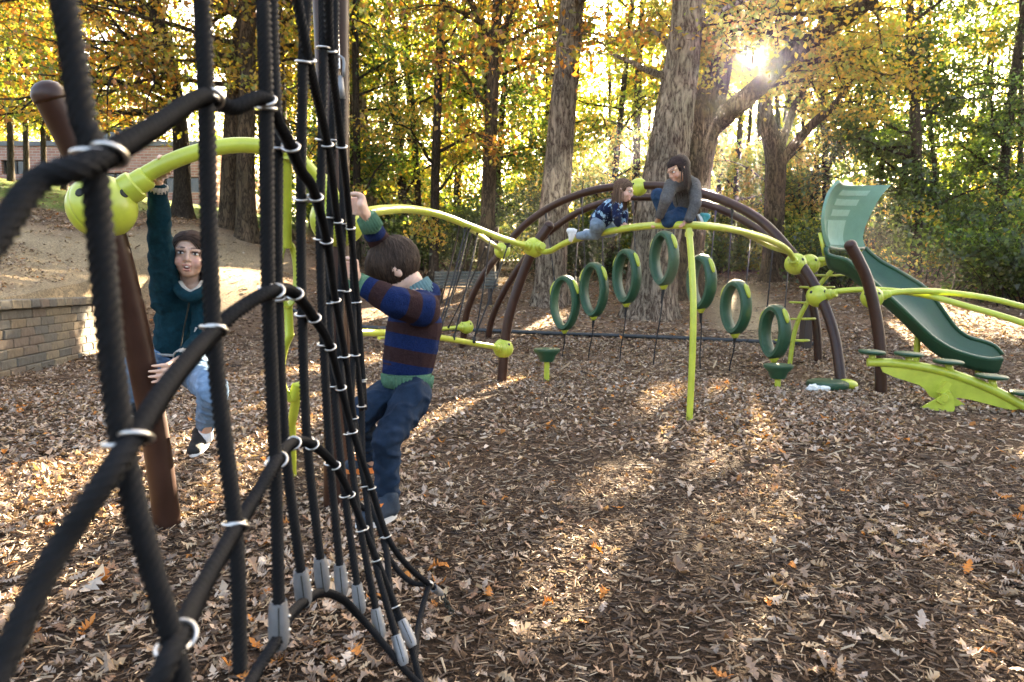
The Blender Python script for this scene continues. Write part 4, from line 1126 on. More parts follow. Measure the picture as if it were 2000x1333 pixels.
pod(1520, 712, 7.25, .152, 1516, 7.25, 'green cone shaped stepping pod under the rightmost hanging ring')

# ------------------------------------------------------------------ balance beam with four round seats
bb = empty('balance_beam', P(1835, 806, 5.95), 'lime wing shaped rocking beam topped with flat round green steps', 'balance beam')
beam = PS([(1694, 708, 6.35), (1740, 709, 6.3), (1790, 715, 6.22), (1850, 728, 6.12), (1910, 749, 6.02), (1960, 772, 5.95), (2010, 800, 5.88), (2060, 832, 5.8)])
bpp = catmull(beam, 8); mb = MB(); mb.tube(bpp, .04, 14); mb.build('beam', M['lime'], bb, auto=40)
low = [(1720, 718), (1724, 727), (1746, 737), (1778, 747), (1796, 753), (1808, 763), (1816, 775), (1825, 778), (1838, 786), (1848, 786), (1858, 780), (1870, 777), (1895, 781), (1930, 790), (1960, 798), (1978, 801), (1990, 799)]
V = []; F = []
for x, y in low:
    d = float(np.interp(x, [1694, 1740, 1790, 1850, 1910, 1960, 2010, 2060], [6.35, 6.3, 6.22, 6.12, 6.02, 5.95, 5.88, 5.8]))
    tp = at_x(bpp, x); lo_ = P(x, y, d)
    for dd in (-.006, .006): V += [Vector((tp.x, tp.y + dd, tp.z - .02)), Vector((lo_.x, lo_.y + dd, min(lo_.z, tp.z - .03)))]
n_ = len(low)
for i in range(n_ - 1):
    a, c = i * 4, (i + 1) * 4
    F += [(a, a + 1, c + 1, c), (a + 2, c + 2, c + 3, a + 3), (a + 1, a + 3, c + 3, c + 1), (a, c, c + 2, a + 2)]
F += [(0, 2, 3, 1), ((n_ - 1) * 4, (n_ - 1) * 4 + 1, (n_ - 1) * 4 + 3, (n_ - 1) * 4 + 2)]
mb = MB(); mb.add(V, F); fin = mb.build('fin', M['lime'], bb, smooth=False)
for px, py, rr in ((1703, 687, .118), (1775, 691, .125), (1852, 706, .125), (1937, 735, .128), (2006, 768, .13)):
    bp_ = at_x(bpp, px + 4); d = bp_.y; tp = P(px, py, d); mb = MB()
    ax = Vector((.06, 0, 1))
    mb.lathe([(rr * .45, -.032), (rr * .9, -.022), (rr, -.008), (rr * .98, .004), (rr * .85, .014), (rr * .4, .02), (.001, .021)], tp, ax, 32); s_ = mb.build('round_step', M['green'], bb, auto=35)
    mb = MB(); mb.tube([bp_, tp - Vector((0, 0, .02))], .03, 12); mb.build('stem', M['lime'], s_)
# rocker feet
ft = P(1830, 800, 5.98); zg = gz(ft.x, ft.y)
def plate(pts2, o_, dirx, name):
    V = []; nrm = Vector((dirx.y, -dirx.x, 0)) * .007
    for sg in (-1, 1):
        for x, z in pts2: V.append(o_ + dirx * x + Vector((0, 0, z)) + nrm * sg)
    m_ = len(pts2); F = [tuple(range(m_))[::-1], tuple(range(m_, 2 * m_))] + [(i, (i + 1) % m_, m_ + (i + 1) % m_, m_ + i) for i in range(m_)]
    mb = MB(); mb.add(V, F); return mb.build(name, M['lime'], bb, smooth=False)
dx = Vector((1, -.15, 0)).normalized()
half = [(-.16, 0.0)] + [(-.16 + .26 * math.sin(R(q)) * .9, .15 * math.sin(R(q * 1.0)) + .0) for q in (20, 40, 60)] + [(.06, .155), (.10, .10), (.115, .0), (.1, -.05)]
plate(half, Vector((ft.x - .03, ft.y - .09, zg + .03)), dx, 'rocker_foot')
plate([(-x * .8, z * .9) for x, z in half][::-1], Vector((ft.x + .17, ft.y + .1, zg + .03)), dx, 'rocker_foot')
mb = MB(); mb.tube([Vector((ft.x - .02, ft.y - .12, zg + .12)), Vector((ft.x + .17, ft.y + .14, zg + .12))], .035, 12); mb.box((.06, .02, .06), Matrix.Translation((ft.x - .03, ft.y - .105, zg + .1)) @ Matrix.Rotation(.6, 4, 'Y')); mb.box((.05, .06, .12), Matrix.Translation((ft.x + .05, ft.y, zg + .19)) @ Matrix.Rotation(.5, 4, 'Y')); mb.build('axle', M['lime'], bb, auto=40)

# ------------------------------------------------------------------ slide with tall hood
sl = empty('slide', P(1760, 700, 8.5), 'dark green plastic slide with a tall pale curling hood', 'slide')
def loft(A, B, n=30, bulge=(0, 0, 0), thick=.03, m_=14, prof=None):
    """sheet between two edge curves, bulged, given real thickness"""
    A = resample(catmull(A, 8), .01); B = resample(catmull(B, 8), .01)
    A = [interp(A, i / n) for i in range(n + 1)]; B = [interp(B, i / n) for i in range(n + 1)]
    b = Vector(bulge); g = []
    for a, c in zip(A, B):
        row = []
        for k in range(m_ + 1):
            f = k / m_; w = prof(f) if prof else math.sin(math.pi * f)
            row.append(a.lerp(c, f) + b * w)
        g.append(row)
    V = [p for row in g for p in row]; W_ = m_ + 1; F = []
    nr = []
    for i in range(n + 1):
        for k in range(W_):
            tu = g[min(i + 1, n)][k] - g[max(i - 1, 0)][k]; tv = g[i][min(k + 1, m_)] - g[i][max(k - 1, 0)]
            nn = tu.cross(tv); nr.append(nn.normalized() if nn.length > 1e-9 else Vector((0, 0, 1)))
    o2 = len(V); V = V + [p - q * thick for p, q in zip(V, nr)]
    for i in range(n):
        for k in range(m_):
            a = i * W_ + k
            F.append((a, a + W_, a + W_ + 1, a + 1)); F.append((o2 + a, o2 + a + 1, o2 + a + W_ + 1, o2 + a + W_))
    for i in range(n):
        a = i * W_; F.append((a, o2 + a, o2 + a + W_, a + W_)); a = i * W_ + m_; F.append((a, a + W_, o2 + a + W_, o2 + a))
    for k in range(m_):
        F.append((k, k + 1, o2 + k + 1, o2 + k)); a = n * W_ + k; F.append((a, o2 + a, o2 + a + 1, a + 1))
    return V, F, g, nr
hl = PS([(1615, 483, 8.15), (1606, 455, 8.12), (1604, 420, 8.1), (1613, 382, 8.1), (1629, 357, 8.12), (1640, 352, 8.14)])
hr = PS([(1688, 484, 8.75), (1682, 466, 8.75), (1688, 440, 8.75), (1700, 414, 8.75), (1716, 386, 8.75), (1737, 363, 8.78)])
V, F, gr, nr = loft(hl, hr, 32, bulge=(-.10, .16, 0), thick=.035, m_=18)
# raised panels on the inner face
mb = MB(); mb.add(V, F); hood = mb.build('hood', M['hood'], sl, auto=50)
mb = MB()
for i0, i1, k0, k1 in ((1, 13, 6, 13), (15, 18, 7, 13), (20, 23, 7, 14), (25, 28, 7, 15)):
    W_ = k1 - k0 + 1; pv = []; top = []
    for lift in (.0, .009):
        for i in range(i0, i1 + 1):
            for k in range(k0, k1 + 1):
                q_ = nr[i * 19 + k]; front_ = q_.dot(Vector((0, 0, CAM_H)) - gr[i][k]) > 0
                pv.append(gr[i][k] + (q_ * lift if front_ else q_ * (-.035 - lift)))
    h_ = len(pv) // 2; pf = []
    for i in range(i1 - i0):
        for k in range(W_ - 1):
            a = h_ + i * W_ + k; pf.append((a, a + W_, a + W_ + 1, a + 1))
    for k in range(W_ - 1):
        pf.append((k, h_ + k, h_ + k + 1, k + 1)); a = (i1 - i0) * W_ + k; pf.append((a, a + 1, h_ + a + 1, h_ + a))
    for i in range(i1 - i0):
        a = i * W_; pf.append((a, a + W_, h_ + a + W_, h_ + a)); a = i * W_ + W_ - 1; pf.append((a, h_ + a, h_ + a + W_, a + W_))
    mb.add(pv, pf)
mb.build('hood_panel', M['hood_panel'], hood, smooth=False)
# chute: near rim, far rim, U section
near = PS([(1614, 484, 8.1), (1617, 498, 8.1), (1652, 508, 8.05), (1668, 520, 8.02), (1700, 546, 8.0), (1730, 574, 7.98), (1765, 606, 7.95), (1800, 640, 7.95), (1825, 662, 7.95), (1860, 683, 7.98), (1900, 696, 8.0), (1932, 702, 8.02), (1956, 700, 8.05)])
far = PS([(1690, 484, 8.7), (1700, 495, 8.68), (1722, 512, 8.65), (1748, 526, 8.6), (1778, 544, 8.55), (1800, 558, 8.52), (1822, 580, 8.5), (1845, 612, 8.5), (1866, 640, 8.5), (1890, 658, 8.5), (1920, 667, 8.5), (1942, 676, 8.5), (1957, 692, 8.5)])
def uprof(f):
    return min(1.0, math.sin(math.pi * f) * 1.9) 
V, F, gr2, nr2 = loft(near, far, 60, bulge=(-.035, .02, -.17), thick=.03, m_=18, prof=uprof)
mb = MB(); mb.add(V, F); ch = mb.build('chute', M['green'], sl, auto=60)
for side in (0, -1):
    rp_ = [g[side] for g in gr2]; mb = MB(); mb.tube(rp_, .026, 10); mb.build('rim', M['green'], ch)
mb = MB(); mb.tube(PS([(1614, 484, 8.1), (1650, 488, 8.4), (1690, 485, 8.72)]), .02, 8, smooth=4); mb.build('lip', M['green'], ch)
mb = MB(); mb.tube([P(1606, 455, 8.14) + Vector((-.02, .02, 0)), P(1610, 500, 8.16)], .022, 8); mb.build('hood_bracket', M['lime'], hood)
for px, py, fx, fy, d in ((1794, 640, 1786, 722, 8.35), (1912, 700, 1911, 738, 8.25)):
    a = P(px, py, d); c = P(fx, fy, d); c.z = gz(c.x, c.y) - .2; mb = MB(); mb.tube([c, a], .036, 12); mb.build('leg', M['lime'], sl, auto=40)
mb = MB(); 
# ------------------------------------------------------------------ rope net in the foreground
net = empty('rope_net', P(600, 1180, 1.6), 'black rope climbing net sweeping through the left foreground with metal rings and ferrules', 'climbing net')
ROPE_R = .0092
VD = {1: .50, 2: .76, 3: .90, 4: 1.02, 5: 1.2, 6: 1.38, 7: 1.58, 8: 1.80, 9: 1.95, 10: 2.05, 11: 2.14}
VR = {
 1: [(100, -70, .50), (125, 0, .50), (163, 230, .50), (183, 318, .50), (242, 890, .51), (340, 1272, .53), (352, 1400, .54)],
 2: [(390, -60, .76), (395, 0, .76), (403, 190, .76), (417, 655, .77), (459, 1040, .78), (468, 1310, .79)],
 3: [(512, -60, .90), (514, 0, .90), (520, 195, .90), (524, 575, .92), (537, 905, .95), (544, 1190, .97)],
 4: [(531, -60, 1.02), (534, 100, 1.02), (541, 285, 1.03), (542, 575, 1.08), (556, 868, 1.14), (588, 1125, 1.2)],
 5: [(604, -60, 1.2), (598, 40, 1.2), (592, 137, 1.2), (588, 372, 1.24), (590, 617, 1.28), (600, 868, 1.32), (626, 1100, 1.36)],
 6: [(630, -60, 1.38), (632, 112, 1.38), (629, 280, 1.4), (625, 468, 1.43), (632, 672, 1.46), (645, 905, 1.5), (664, 1112, 1.52)],
 7: [(656, -60, 1.58), (654, 112, 1.58), (649, 278, 1.59), (645, 418, 1.6), (642, 577, 1.61), (652, 752, 1.62), (672, 955, 1.63), (698, 1150, 1.63)],
 8: [(668, 190, 1.80), (668, 278, 1.80), (670, 435, 1.80), (666, 555, 1.79), (664, 692, 1.77), (680, 842, 1.74), (702, 1020, 1.71), (735, 1197, 1.68)],
 9: [(688, 420, 1.95), (690, 585, 1.95), (690, 690, 1.93), (688, 810, 1.9), (712, 943, 1.84), (732, 1092, 1.77), (776, 1250, 1.7)],
 10: [(699, 585, 2.05), (706, 734, 2.04), (712, 940, 1.98), (752, 1060, 1.9), (766, 1178, 1.8), (802, 1250, 1.76)],
 11: [(838, 1142, 2.1), (818, 1220, 1.98), (812, 1290, 1.82), (822, 1330, 1.76)],
}
HR = [
 [(640, -60, 1.30), (641, 0, 1.33), (646, 112, 1.4), (666, 278, 1.58), (683, 435, 1.79), (697, 585, 1.95), (708, 734, 2.03), (712, 800, 2.06)],
 [(560, -60, 1.1), (580, 0, 1.14), (606, 137, 1.22), (638, 280, 1.40), (657, 418, 1.59), (674, 555, 1.78), (694, 690, 1.92), (707, 800, 2.0)],
 [(-70, 560, .40), (0, 460, .43), (80, 352, .46), (183, 318, .485), (300, 250, .6), (398, 190, .745), (455, 212, .82), (514, 193, .885), (545, 245, .96), (567, 285, 1.02), (588, 335, 1.12), (612, 372, 1.22), (637, 468, 1.42), (653, 577, 1.6), (673, 692, 1.76), (690, 810, 1.89), (713, 940, 1.97)],
 [(-60, 1440, .39), (0, 1310, .42), (110, 1080, .46), (240, 890, .495), (335, 745, .61), (413, 655, .755), (475, 600, .83), (533, 570, .905), (573, 572, 1.07), (610, 617, 1.27), (642, 672, 1.45), (664, 752, 1.61), (688, 842, 1.73), (722, 943, 1.83), (757, 1050, 1.9), (800, 1110, 2.0), (852, 1152, 2.14)],
 [(270, 1400, .5), (338, 1272, .515), (395, 1150, .64), (457, 1040, .765), (500, 970, .86), (542, 900, .94), (572, 866, 1.13), (608, 868, 1.31), (650, 905, 1.49), (678, 955, 1.62), (705, 1020, 1.70), (735, 1092, 1.76), (770, 1178, 1.79), (795, 1235, 1.76)],
 [(455, 1420, .75), (495, 1325, .88), (545, 1245, .97), (565, 1205, 1.08), (592, 1178, 1.19), (628, 1158, 1.36), (668, 1170, 1.51), (703, 1205, 1.62), (742, 1250, 1.66), (785, 1303, 1.69), (826, 1345, 1.72), (845, 1372, 1.73)],
]
def rope(pts, r=ROPE_R, name='rope', par=net, sides=12):
    far = sum(p.y for p in pts) / len(pts); pp = resample(catmull(pts, 10), .0048 if far < 1.35 else .0062); mb = MB(); mb.tube(pp, r * 1.06, sides, twist=R(36), alt=.75); return mb.build(name, M['rope'], par), pp
VP = {}
for k_, lst in VR.items():
    o, VP[k_] = rope(PS(lst), ROPE_R * (1.03 if k_ < 4 else 1))
    if k_ == 1: o['label'] = 'nearest thick upright rope, out of focus'
HP = []
for lst in HR:
    o, pp = rope(PS(lst)); HP.append(pp)
# figure-eight rings where ropes cross
def torus(mb, c, axis, Rr, r, n=18, m_=7):
    axis = Vector(axis).normalized(); u = axis.orthogonal().normalized(); w = axis.cross(u)
    mb.tube([c + u * math.cos(2 * math.pi * i / n) * Rr + w * math.sin(2 * math.pi * i / n) * Rr for i in range(n)], r, m_, closed=True)
def nearest(pa, pb):
    best = None
    for i, a in enumerate(pa[::4]):
        for j, c in enumerate(pb[::4]):
            q = (a - c).length_squared
            if best is None or q < best[0]: best = (q, i * 4, j * 4)
    return best
for hi, hp in enumerate(HP[:5]):
    for k_, vp in VP.items():
        q, i, j = nearest(hp, vp)
        if q > .045 ** 2: continue
        th = (hp[min(i + 2, len(hp) - 1)] - hp[max(i - 2, 0)]).normalized(); tv = (vp[min(j + 2, len(vp) - 1)] - vp[max(j - 2, 0)]).normalized()
        mb = MB(); cg = (vp[j] - hp[i]); cg = cg.normalized() if cg.length > 1e-4 else Vector((0, 1, 0))
        if th.dot(tv) < 0: th = -th
        torus(mb, hp[i], (th * .75 + tv * .8), ROPE_R * 1.34, .0022); torus(mb, vp[j], (tv + th * .12), ROPE_R * 1.36, .0022)
        mid = (hp[i] + vp[j]) / 2; mb.cap(mid - tv * .004, mid + tv * .004, .0042, .0042, seg=8)
        mb.build('ring', M['steel'], net)
# aluminium ferrules gripping the bottom rope
def ferrule(c, up, s=1.0):
    up = Vector(up).normalized(); mb = MB(); s_ = s
    mb.lathe([(.0125 * s_, .036 * s_), (.0135 * s_, .038 * s_), (.0145 * s_, .030 * s_), (.0165 * s_, .008 * s_), (.0168 * s_, -.018 * s_), (.0155 * s_, -.034 * s_), (.0115 * s_, -.044 * s_)], c, up, 20)
    o = mb.build('ferrule', M['ferrule'], net, auto=50)
    tc_ = (Vector((0, 0, CAM_H)) - c).normalized(); tc_ = (tc_ - up * tc_.dot(up)).normalized(); sd = up.cross(tc_)
    q = MB(); q.box((.0016, .0016, .07 * s_), Matrix.Translation(c + tc_ * .0166 * s_) @ up.to_track_quat('Z', 'Y').to_matrix().to_4x4()); q.build('seam', M['port'], o, smooth=False)
    q = MB()
    for z in (.012, -.012): q.sphere(c + up * z * s_ + (sd * .95 + tc_ * .3).normalized() * .0165 * s_, .003, 8, 6)
    q.build('rivet', M['steel'], o)
for k_ in (3, 4, 5, 6, 7, 8, 9):
    vp = VP[k_]; up = (vp[-14] - vp[-1]).normalized(); bt = vp[-1]
    ferrule(bt - up * .022, up, .92)
mb = MB()
bt = HP[4][-1]; ferrule(bt, HP[4][-16] - bt, .9)
rope([bt, P(806, 1275, 1.77), P(816, 1310, 1.75), P(826, 1343, 1.72)])
e_ = HP[3][-1]; dr = (e_ - HP[3][-8]).normalized()
mb.lathe([(.0125, -.02), (.0125, .03), (.009, .034), (.006, .05)], e_, dr, 14); mb.build('end_fitting', M['ferrule'], net, auto=40)
# anchor chain
c0 = e_ + dr * .05; c1 = P(890, 1200, 2.2); c1.z = gz(c1.x, c1.y) - .02
mb = MB(); n_ = 7
for i in range(n_):
    a = c0.lerp(c1, i / n_); c = c0.lerp(c1, (i + 1.25) / n_); t_ = (c - a).normalized(); u = t_.orthogonal().normalized()
    if i % 2: u = t_.cross(u)
    Lh = (c - a).length / 2; mid = (a + c) / 2
    mb.tube([mid + t_ * (math.cos(q) * Lh) + u * (math.sin(q) * .009) for q in [2 * math.pi * z / 12 for z in range(12)]], .003, 6, closed=True)
mb.build('chain', M['port'], net)
# loose loop of rope near the ground
rope(PS([(700, 985, 2.0), (735, 1020, 2.05), (760, 1090, 2.1), (800, 1135, 2.12), (838, 1142, 2.12)]))
# top turnbuckle where an upright ends on the brown post
mb = MB(); a, c = P(667, 195, 1.8), P(662, 150, 1.8); mb.tube([a, c], .0105, 10); mb.tube([c + Vector((-.012, 0, 0)), c + Vector((-.012, 0, .045)), c + Vector((.012, 0, .045)), c + Vector((.012, 0, 0))], .004, 6, smooth=3); mb.build('turnbuckle', M['ferrule'], net)
mb = MB(); mb.tube([P(662, 135, 1.82), P(660, 60, 2.3), P(658, -20, 3.1)], .004, 6); mb.build('steel_cable', M['steel'], net)
# ------------------------------------------------------------------ people
def remesh(mb, voxel, it=6, fac=.5, fold=0.0, fscale=14.0, seed=0, aniso=None):
    me = mb.mesh('tmp'); o = bpy.data.objects.new('tmp', me); COL.objects.link(o)
    a = o.modifiers.new('r', 'REMESH'); a.mode = 'VOXEL'; a.voxel_size = voxel; a.use_smooth_shade = True
    if it:
        b = o.modifiers.new('s', 'SMOOTH'); b.iterations = it; b.factor = fac
    dg = bpy.context.evaluated_depsgraph_get(); dg.update()
    res = bpy.data.meshes.new_from_object(o.evaluated_get(dg))
    bpy.data.objects.remove(o); bpy.data.meshes.remove(me)
    n = len(res.vertices)
    co = np.empty(n * 3, np.float32); res.vertices.foreach_get('co', co); co = co.reshape(-1, 3)
    if fold:
        nr = np.empty(n * 3, np.float32); res.vertices.foreach_get('normal', nr); nr = nr.reshape(-1, 3)
        h = np.array([(1 - abs(mnoise.noise(Vector((float(p[0]) * fscale + seed, float(p[1]) * fscale, float(p[2]) * fscale * 1.25)))) * 2.2) + .5 * mnoise.noise(Vector((float(p[0]) * fscale * 2.3, float(p[1]) * fscale * 2.3 + seed, float(p[2]) * fscale * 2.3))) for p in co])
        co = co + nr * np.clip(h[:, None] - .35, -.12, 1.0) * fold
        res.vertices.foreach_set('co', co.ravel()); res.update()
    res.polygons.foreach_set('use_smooth', [True] * len(res.polygons))
    return res, co
def put(res, name, m, parent):
    off = np.array(tuple(world_off(parent)), np.float32); n = len(res.vertices)
    co = np.empty(n * 3, np.float32); res.vertices.foreach_get('co', co); co = co.reshape(-1, 3) - off
    res.vertices.foreach_set('co', co.ravel()); res.update(); res.name = name
    return link(name, res, parent, m)
def cloth(name, m, parent, chains, voxel=.006, it=5, fold=.004, fscale=15.0, seed=0):
    mb = MB()
    for pts, rads, *rest in chains: mb.chain(pts, rads, *(rest or ()))
    res, co = remesh(mb, voxel, it, .5, fold, fscale, seed)
    return put(res, name, m, parent), co
def frame_of(F, U):
    F = Vector(F).normalized(); U = Vector(U); U = (U - F * U.dot(F)).normalized(); X = F.cross(U)
    return Matrix((X, F, U)).transposed()          # columns: right, forward, up
def head_blobs(mb, C, A, s=1.0):
    def p(x, y, z): return C + A @ Vector((x, y, z)) * s
    def e(c, r): mb.sphere(p(*c), tuple(q * s for q in r), 22, 14, M=A)
    e((0, -.014, .025), (.071, .088, .076)); e((0, .020, -.028), (.057, .060, .070)); e((0, .036, -.078), (.030, .034, .024))
    e((0, .005, -.055), (.052, .05, .045))
    for sx in (-1, 1):
        e((sx * .033, .048, -.036), (.026, .028, .026)); e((sx * .072, -.008, -.012), (.008, .018, .028)); e((sx * .075, -.012, .002), (.010, .014, .015))
        mb.cap(p(sx * .012, .081, .020), p(sx * .046, .066, .018), .010 * s, .008 * s); e((sx * .009, .089, -.031), (.008, .009, .006))
        mb.cap(p(sx * .018, .083, .0095), p(sx * .043, .070, .0085), .0042 * s, .0038 * s)
    mb.cap(p(0, .080, .012), p(0, .096, -.026), .0075 * s, .0105 * s)
    mb.cap(p(-.015, .083, -.0535), p(.015, .083, -.0535), .0055 * s, .0055 * s); mb.cap(p(-.013, .082, -.0725), p(.013, .082, -.0725), .006 * s, .006 * s)
    mb.cap(p(0, .08, -.05), p(0, .08, -.045), .01 * s, .008 * s)
    return p
SKIN = (.66, .43, .32)
def skinmat():
    m, t, out = nt('skin'); b = N(t, 'ShaderNodeBsdfPrincipled', i_Roughness=.5); L(t, b.outputs[0], out.inputs[0])
    a = N(t, 'ShaderNodeAttribute', attribute_name='Col'); tc = N(t, 'ShaderNodeTexCoord'); no = N(t, 'ShaderNodeTexNoise', i_Scale=60.0, i_Detail=4.0); L(t, tc.outputs['Object'], no.inputs['Vector'])
    rp = ramp(t, [(.3, (.92, .88, .86)), (.7, (1.06, 1.05, 1.04))]); L(t, no.outputs[0], rp.inputs[0])
    mm = N(t, 'ShaderNodeMix', data_type='RGBA', blend_type='MULTIPLY'); mm.inputs[0].default_value = 1.0; L(t, a.outputs['Color'], mm.inputs[6]); L(t, rp.outputs[0], mm.inputs[7]); L(t, mm.outputs[2], b.inputs['Base Color'])
    b.inputs['Subsurface Weight'].default_value = .12; b.inputs['Subsurface Radius'].default_value = (.01, .004, .002)
    return m
M['skin'] = skinmat()
M['eye_white'] = paint('eye_white', (.75, .72, .70), .25, .03); M['iris'] = paint('dark_iris', (.025, .014, .01), .15, .2, 200); M['mouth'] = paint('mouth_dark', (.10, .025, .022), .5); M['teeth'] = paint('teeth', (.78, .74, .66), .35, .03)
def finish_body(mb, root, C, A, s, voxel, lips=True, skin=SKIN):
    res, co = remesh(mb, voxel, 3, .5)
    q = (co - np.array(tuple(C))) @ np.array(A) / s          # local head coordinates
    col = np.tile(np.array(skin), (len(co), 1)); x, y, z = np.abs(q[:, 0]), q[:, 1], q[:, 2]
    blush = np.exp(-(((x - .036) / .02) ** 2 + ((z + .032) / .02) ** 2)) * (y > .03); col = col * (1 - blush[:, None] * np.array([.02, .22, .2]))
    lip = ((x < .02) & (y > .06) & (np.abs(z + .0535) < .006 - .1 * x) | (x < .018) & (y > .06) & (np.abs(z + .0725) < .0065 - .1 * x)) & lips
    col[lip] = np.array([.55, .27, .215])
    brow = (x > .012) & (x < .047) & (y > .055) & (np.abs(z - .0265 + ((x - .032) * 6) ** 2 * .25) < .0038); col[brow] = np.array([.12, .07, .05])
    lash = (x > .016) & (x < .046) & (y > .06) & (np.abs(z - .0085) < .0024); col[lash] = np.array([.06, .035, .028])
    at = res.color_attributes.new('Col', 'FLOAT_COLOR', 'POINT'); c4 = np.ones((len(co), 4), np.float32); c4[:, :3] = col; at.data.foreach_set('color', c4.ravel())
    o = put(res, 'body', M['skin'], root)
    for sx in (-1, 1):
        ec = C + A @ Vector((sx * .0305, .0695, .0005)) * s; mb2 = MB(); mb2.sphere(ec, (.0135 * s, .0115 * s, .0060 * s), 16, 10, M=A); e = mb2.build('eye', M['eye_white'], o)
        mb2 = MB(); mb2.sphere(C + A @ Vector((sx * .030, .0765, .001)) * s, (.0064 * s, .0052 * s, .0060 * s), 12, 8, M=A); mb2.build('iris', M['iris'], e)
    return o
def mouth(o, C, A, s):
    mb = MB(); mb.sphere(C + A @ Vector((0, .0835, -.063)) * s, (.0135 * s, .0065 * s, .0065 * s), 16, 10, M=A); mb.build('mouth', M['mouth'], o)
    mb = MB(); mb.sphere(C + A @ Vector((0, .0865, -.0605)) * s, (.0085 * s, .004 * s, .003 * s), 14, 8, M=A); mb.build('teeth', M['teeth'], o)
def grip(mb, wrist, C, axis, robj, palm, hs=1.0, wrap=1, thumb=1, rw=.02, ang0=10, spread=1.0, flen=.062):
    """palm, four bent fingers round a rod and a thumb on the other side"""
    axis = Vector(axis).normalized(); palm = Vector(palm); palm = (palm - axis * palm.dot(axis)).normalized(); tan = axis.cross(palm) * wrap
    wrist = Vector(wrist); C = Vector(C); fr = .0072 * hs
    def on(a, off, rr): return C + axis * off + (palm * math.cos(R(a)) + tan * math.sin(R(a))) * rr
    pc = C + palm * (robj + .012 * hs)
    for i in range(4):
        off = (i - 1.5) * .0155 * hs * spread; ln = flen * hs * (.86, 1.0, .95, .76)[i]
        rr = robj + fr * 1.02; root = on(ang0, off, rr + .004 * hs)
        mb.chain([wrist.lerp(pc, .35) + axis * off * .5, wrist.lerp(root, .7) , root], [.0125 * hs, .0115 * hs, .0088 * hs])
        sw = math.degrees(ln / rr); pts = [root] + [on(ang0 + sw * f, off * (1 + .12 * f), rr) for f in (.25, .5, .75, 1.0)]
        mb.chain(pts, [fr * 1.12, fr * 1.08, fr, fr * .95, fr * .82])
    mb.chain([wrist, wrist.lerp(pc, .55), pc], [rw, .021 * hs, .018 * hs], .75, palm)
    o_ = -2.3 * .0155 * hs * thumb; ln = .05 * hs; rr = robj + fr * 1.1; sw = min(math.degrees(ln / rr), 120)
    mb.chain([wrist.lerp(pc, .35), on(4, o_ * .75, rr + .010 * hs), on(-sw * .4, o_, rr), on(-sw * .75, o_ * .95, rr), on(-sw, o_ * .85, rr)], [.013 * hs, .0105 * hs, .0088 * hs, .008 * hs, .0068 * hs])
def hairmat(name, c):
    m, t, out = nt(name); b = N(t, 'ShaderNodeBsdfPrincipled', i_Roughness=.6); b.inputs['Specular IOR Level'].default_value = .14; L(t, b.outputs[0], out.inputs[0])
    a = N(t, 'ShaderNodeAttribute', attribute_name='Col'); L(t, a.outputs['Color'], b.inputs['Base Color']); return m
M['hair'] = hairmat('hair', None)
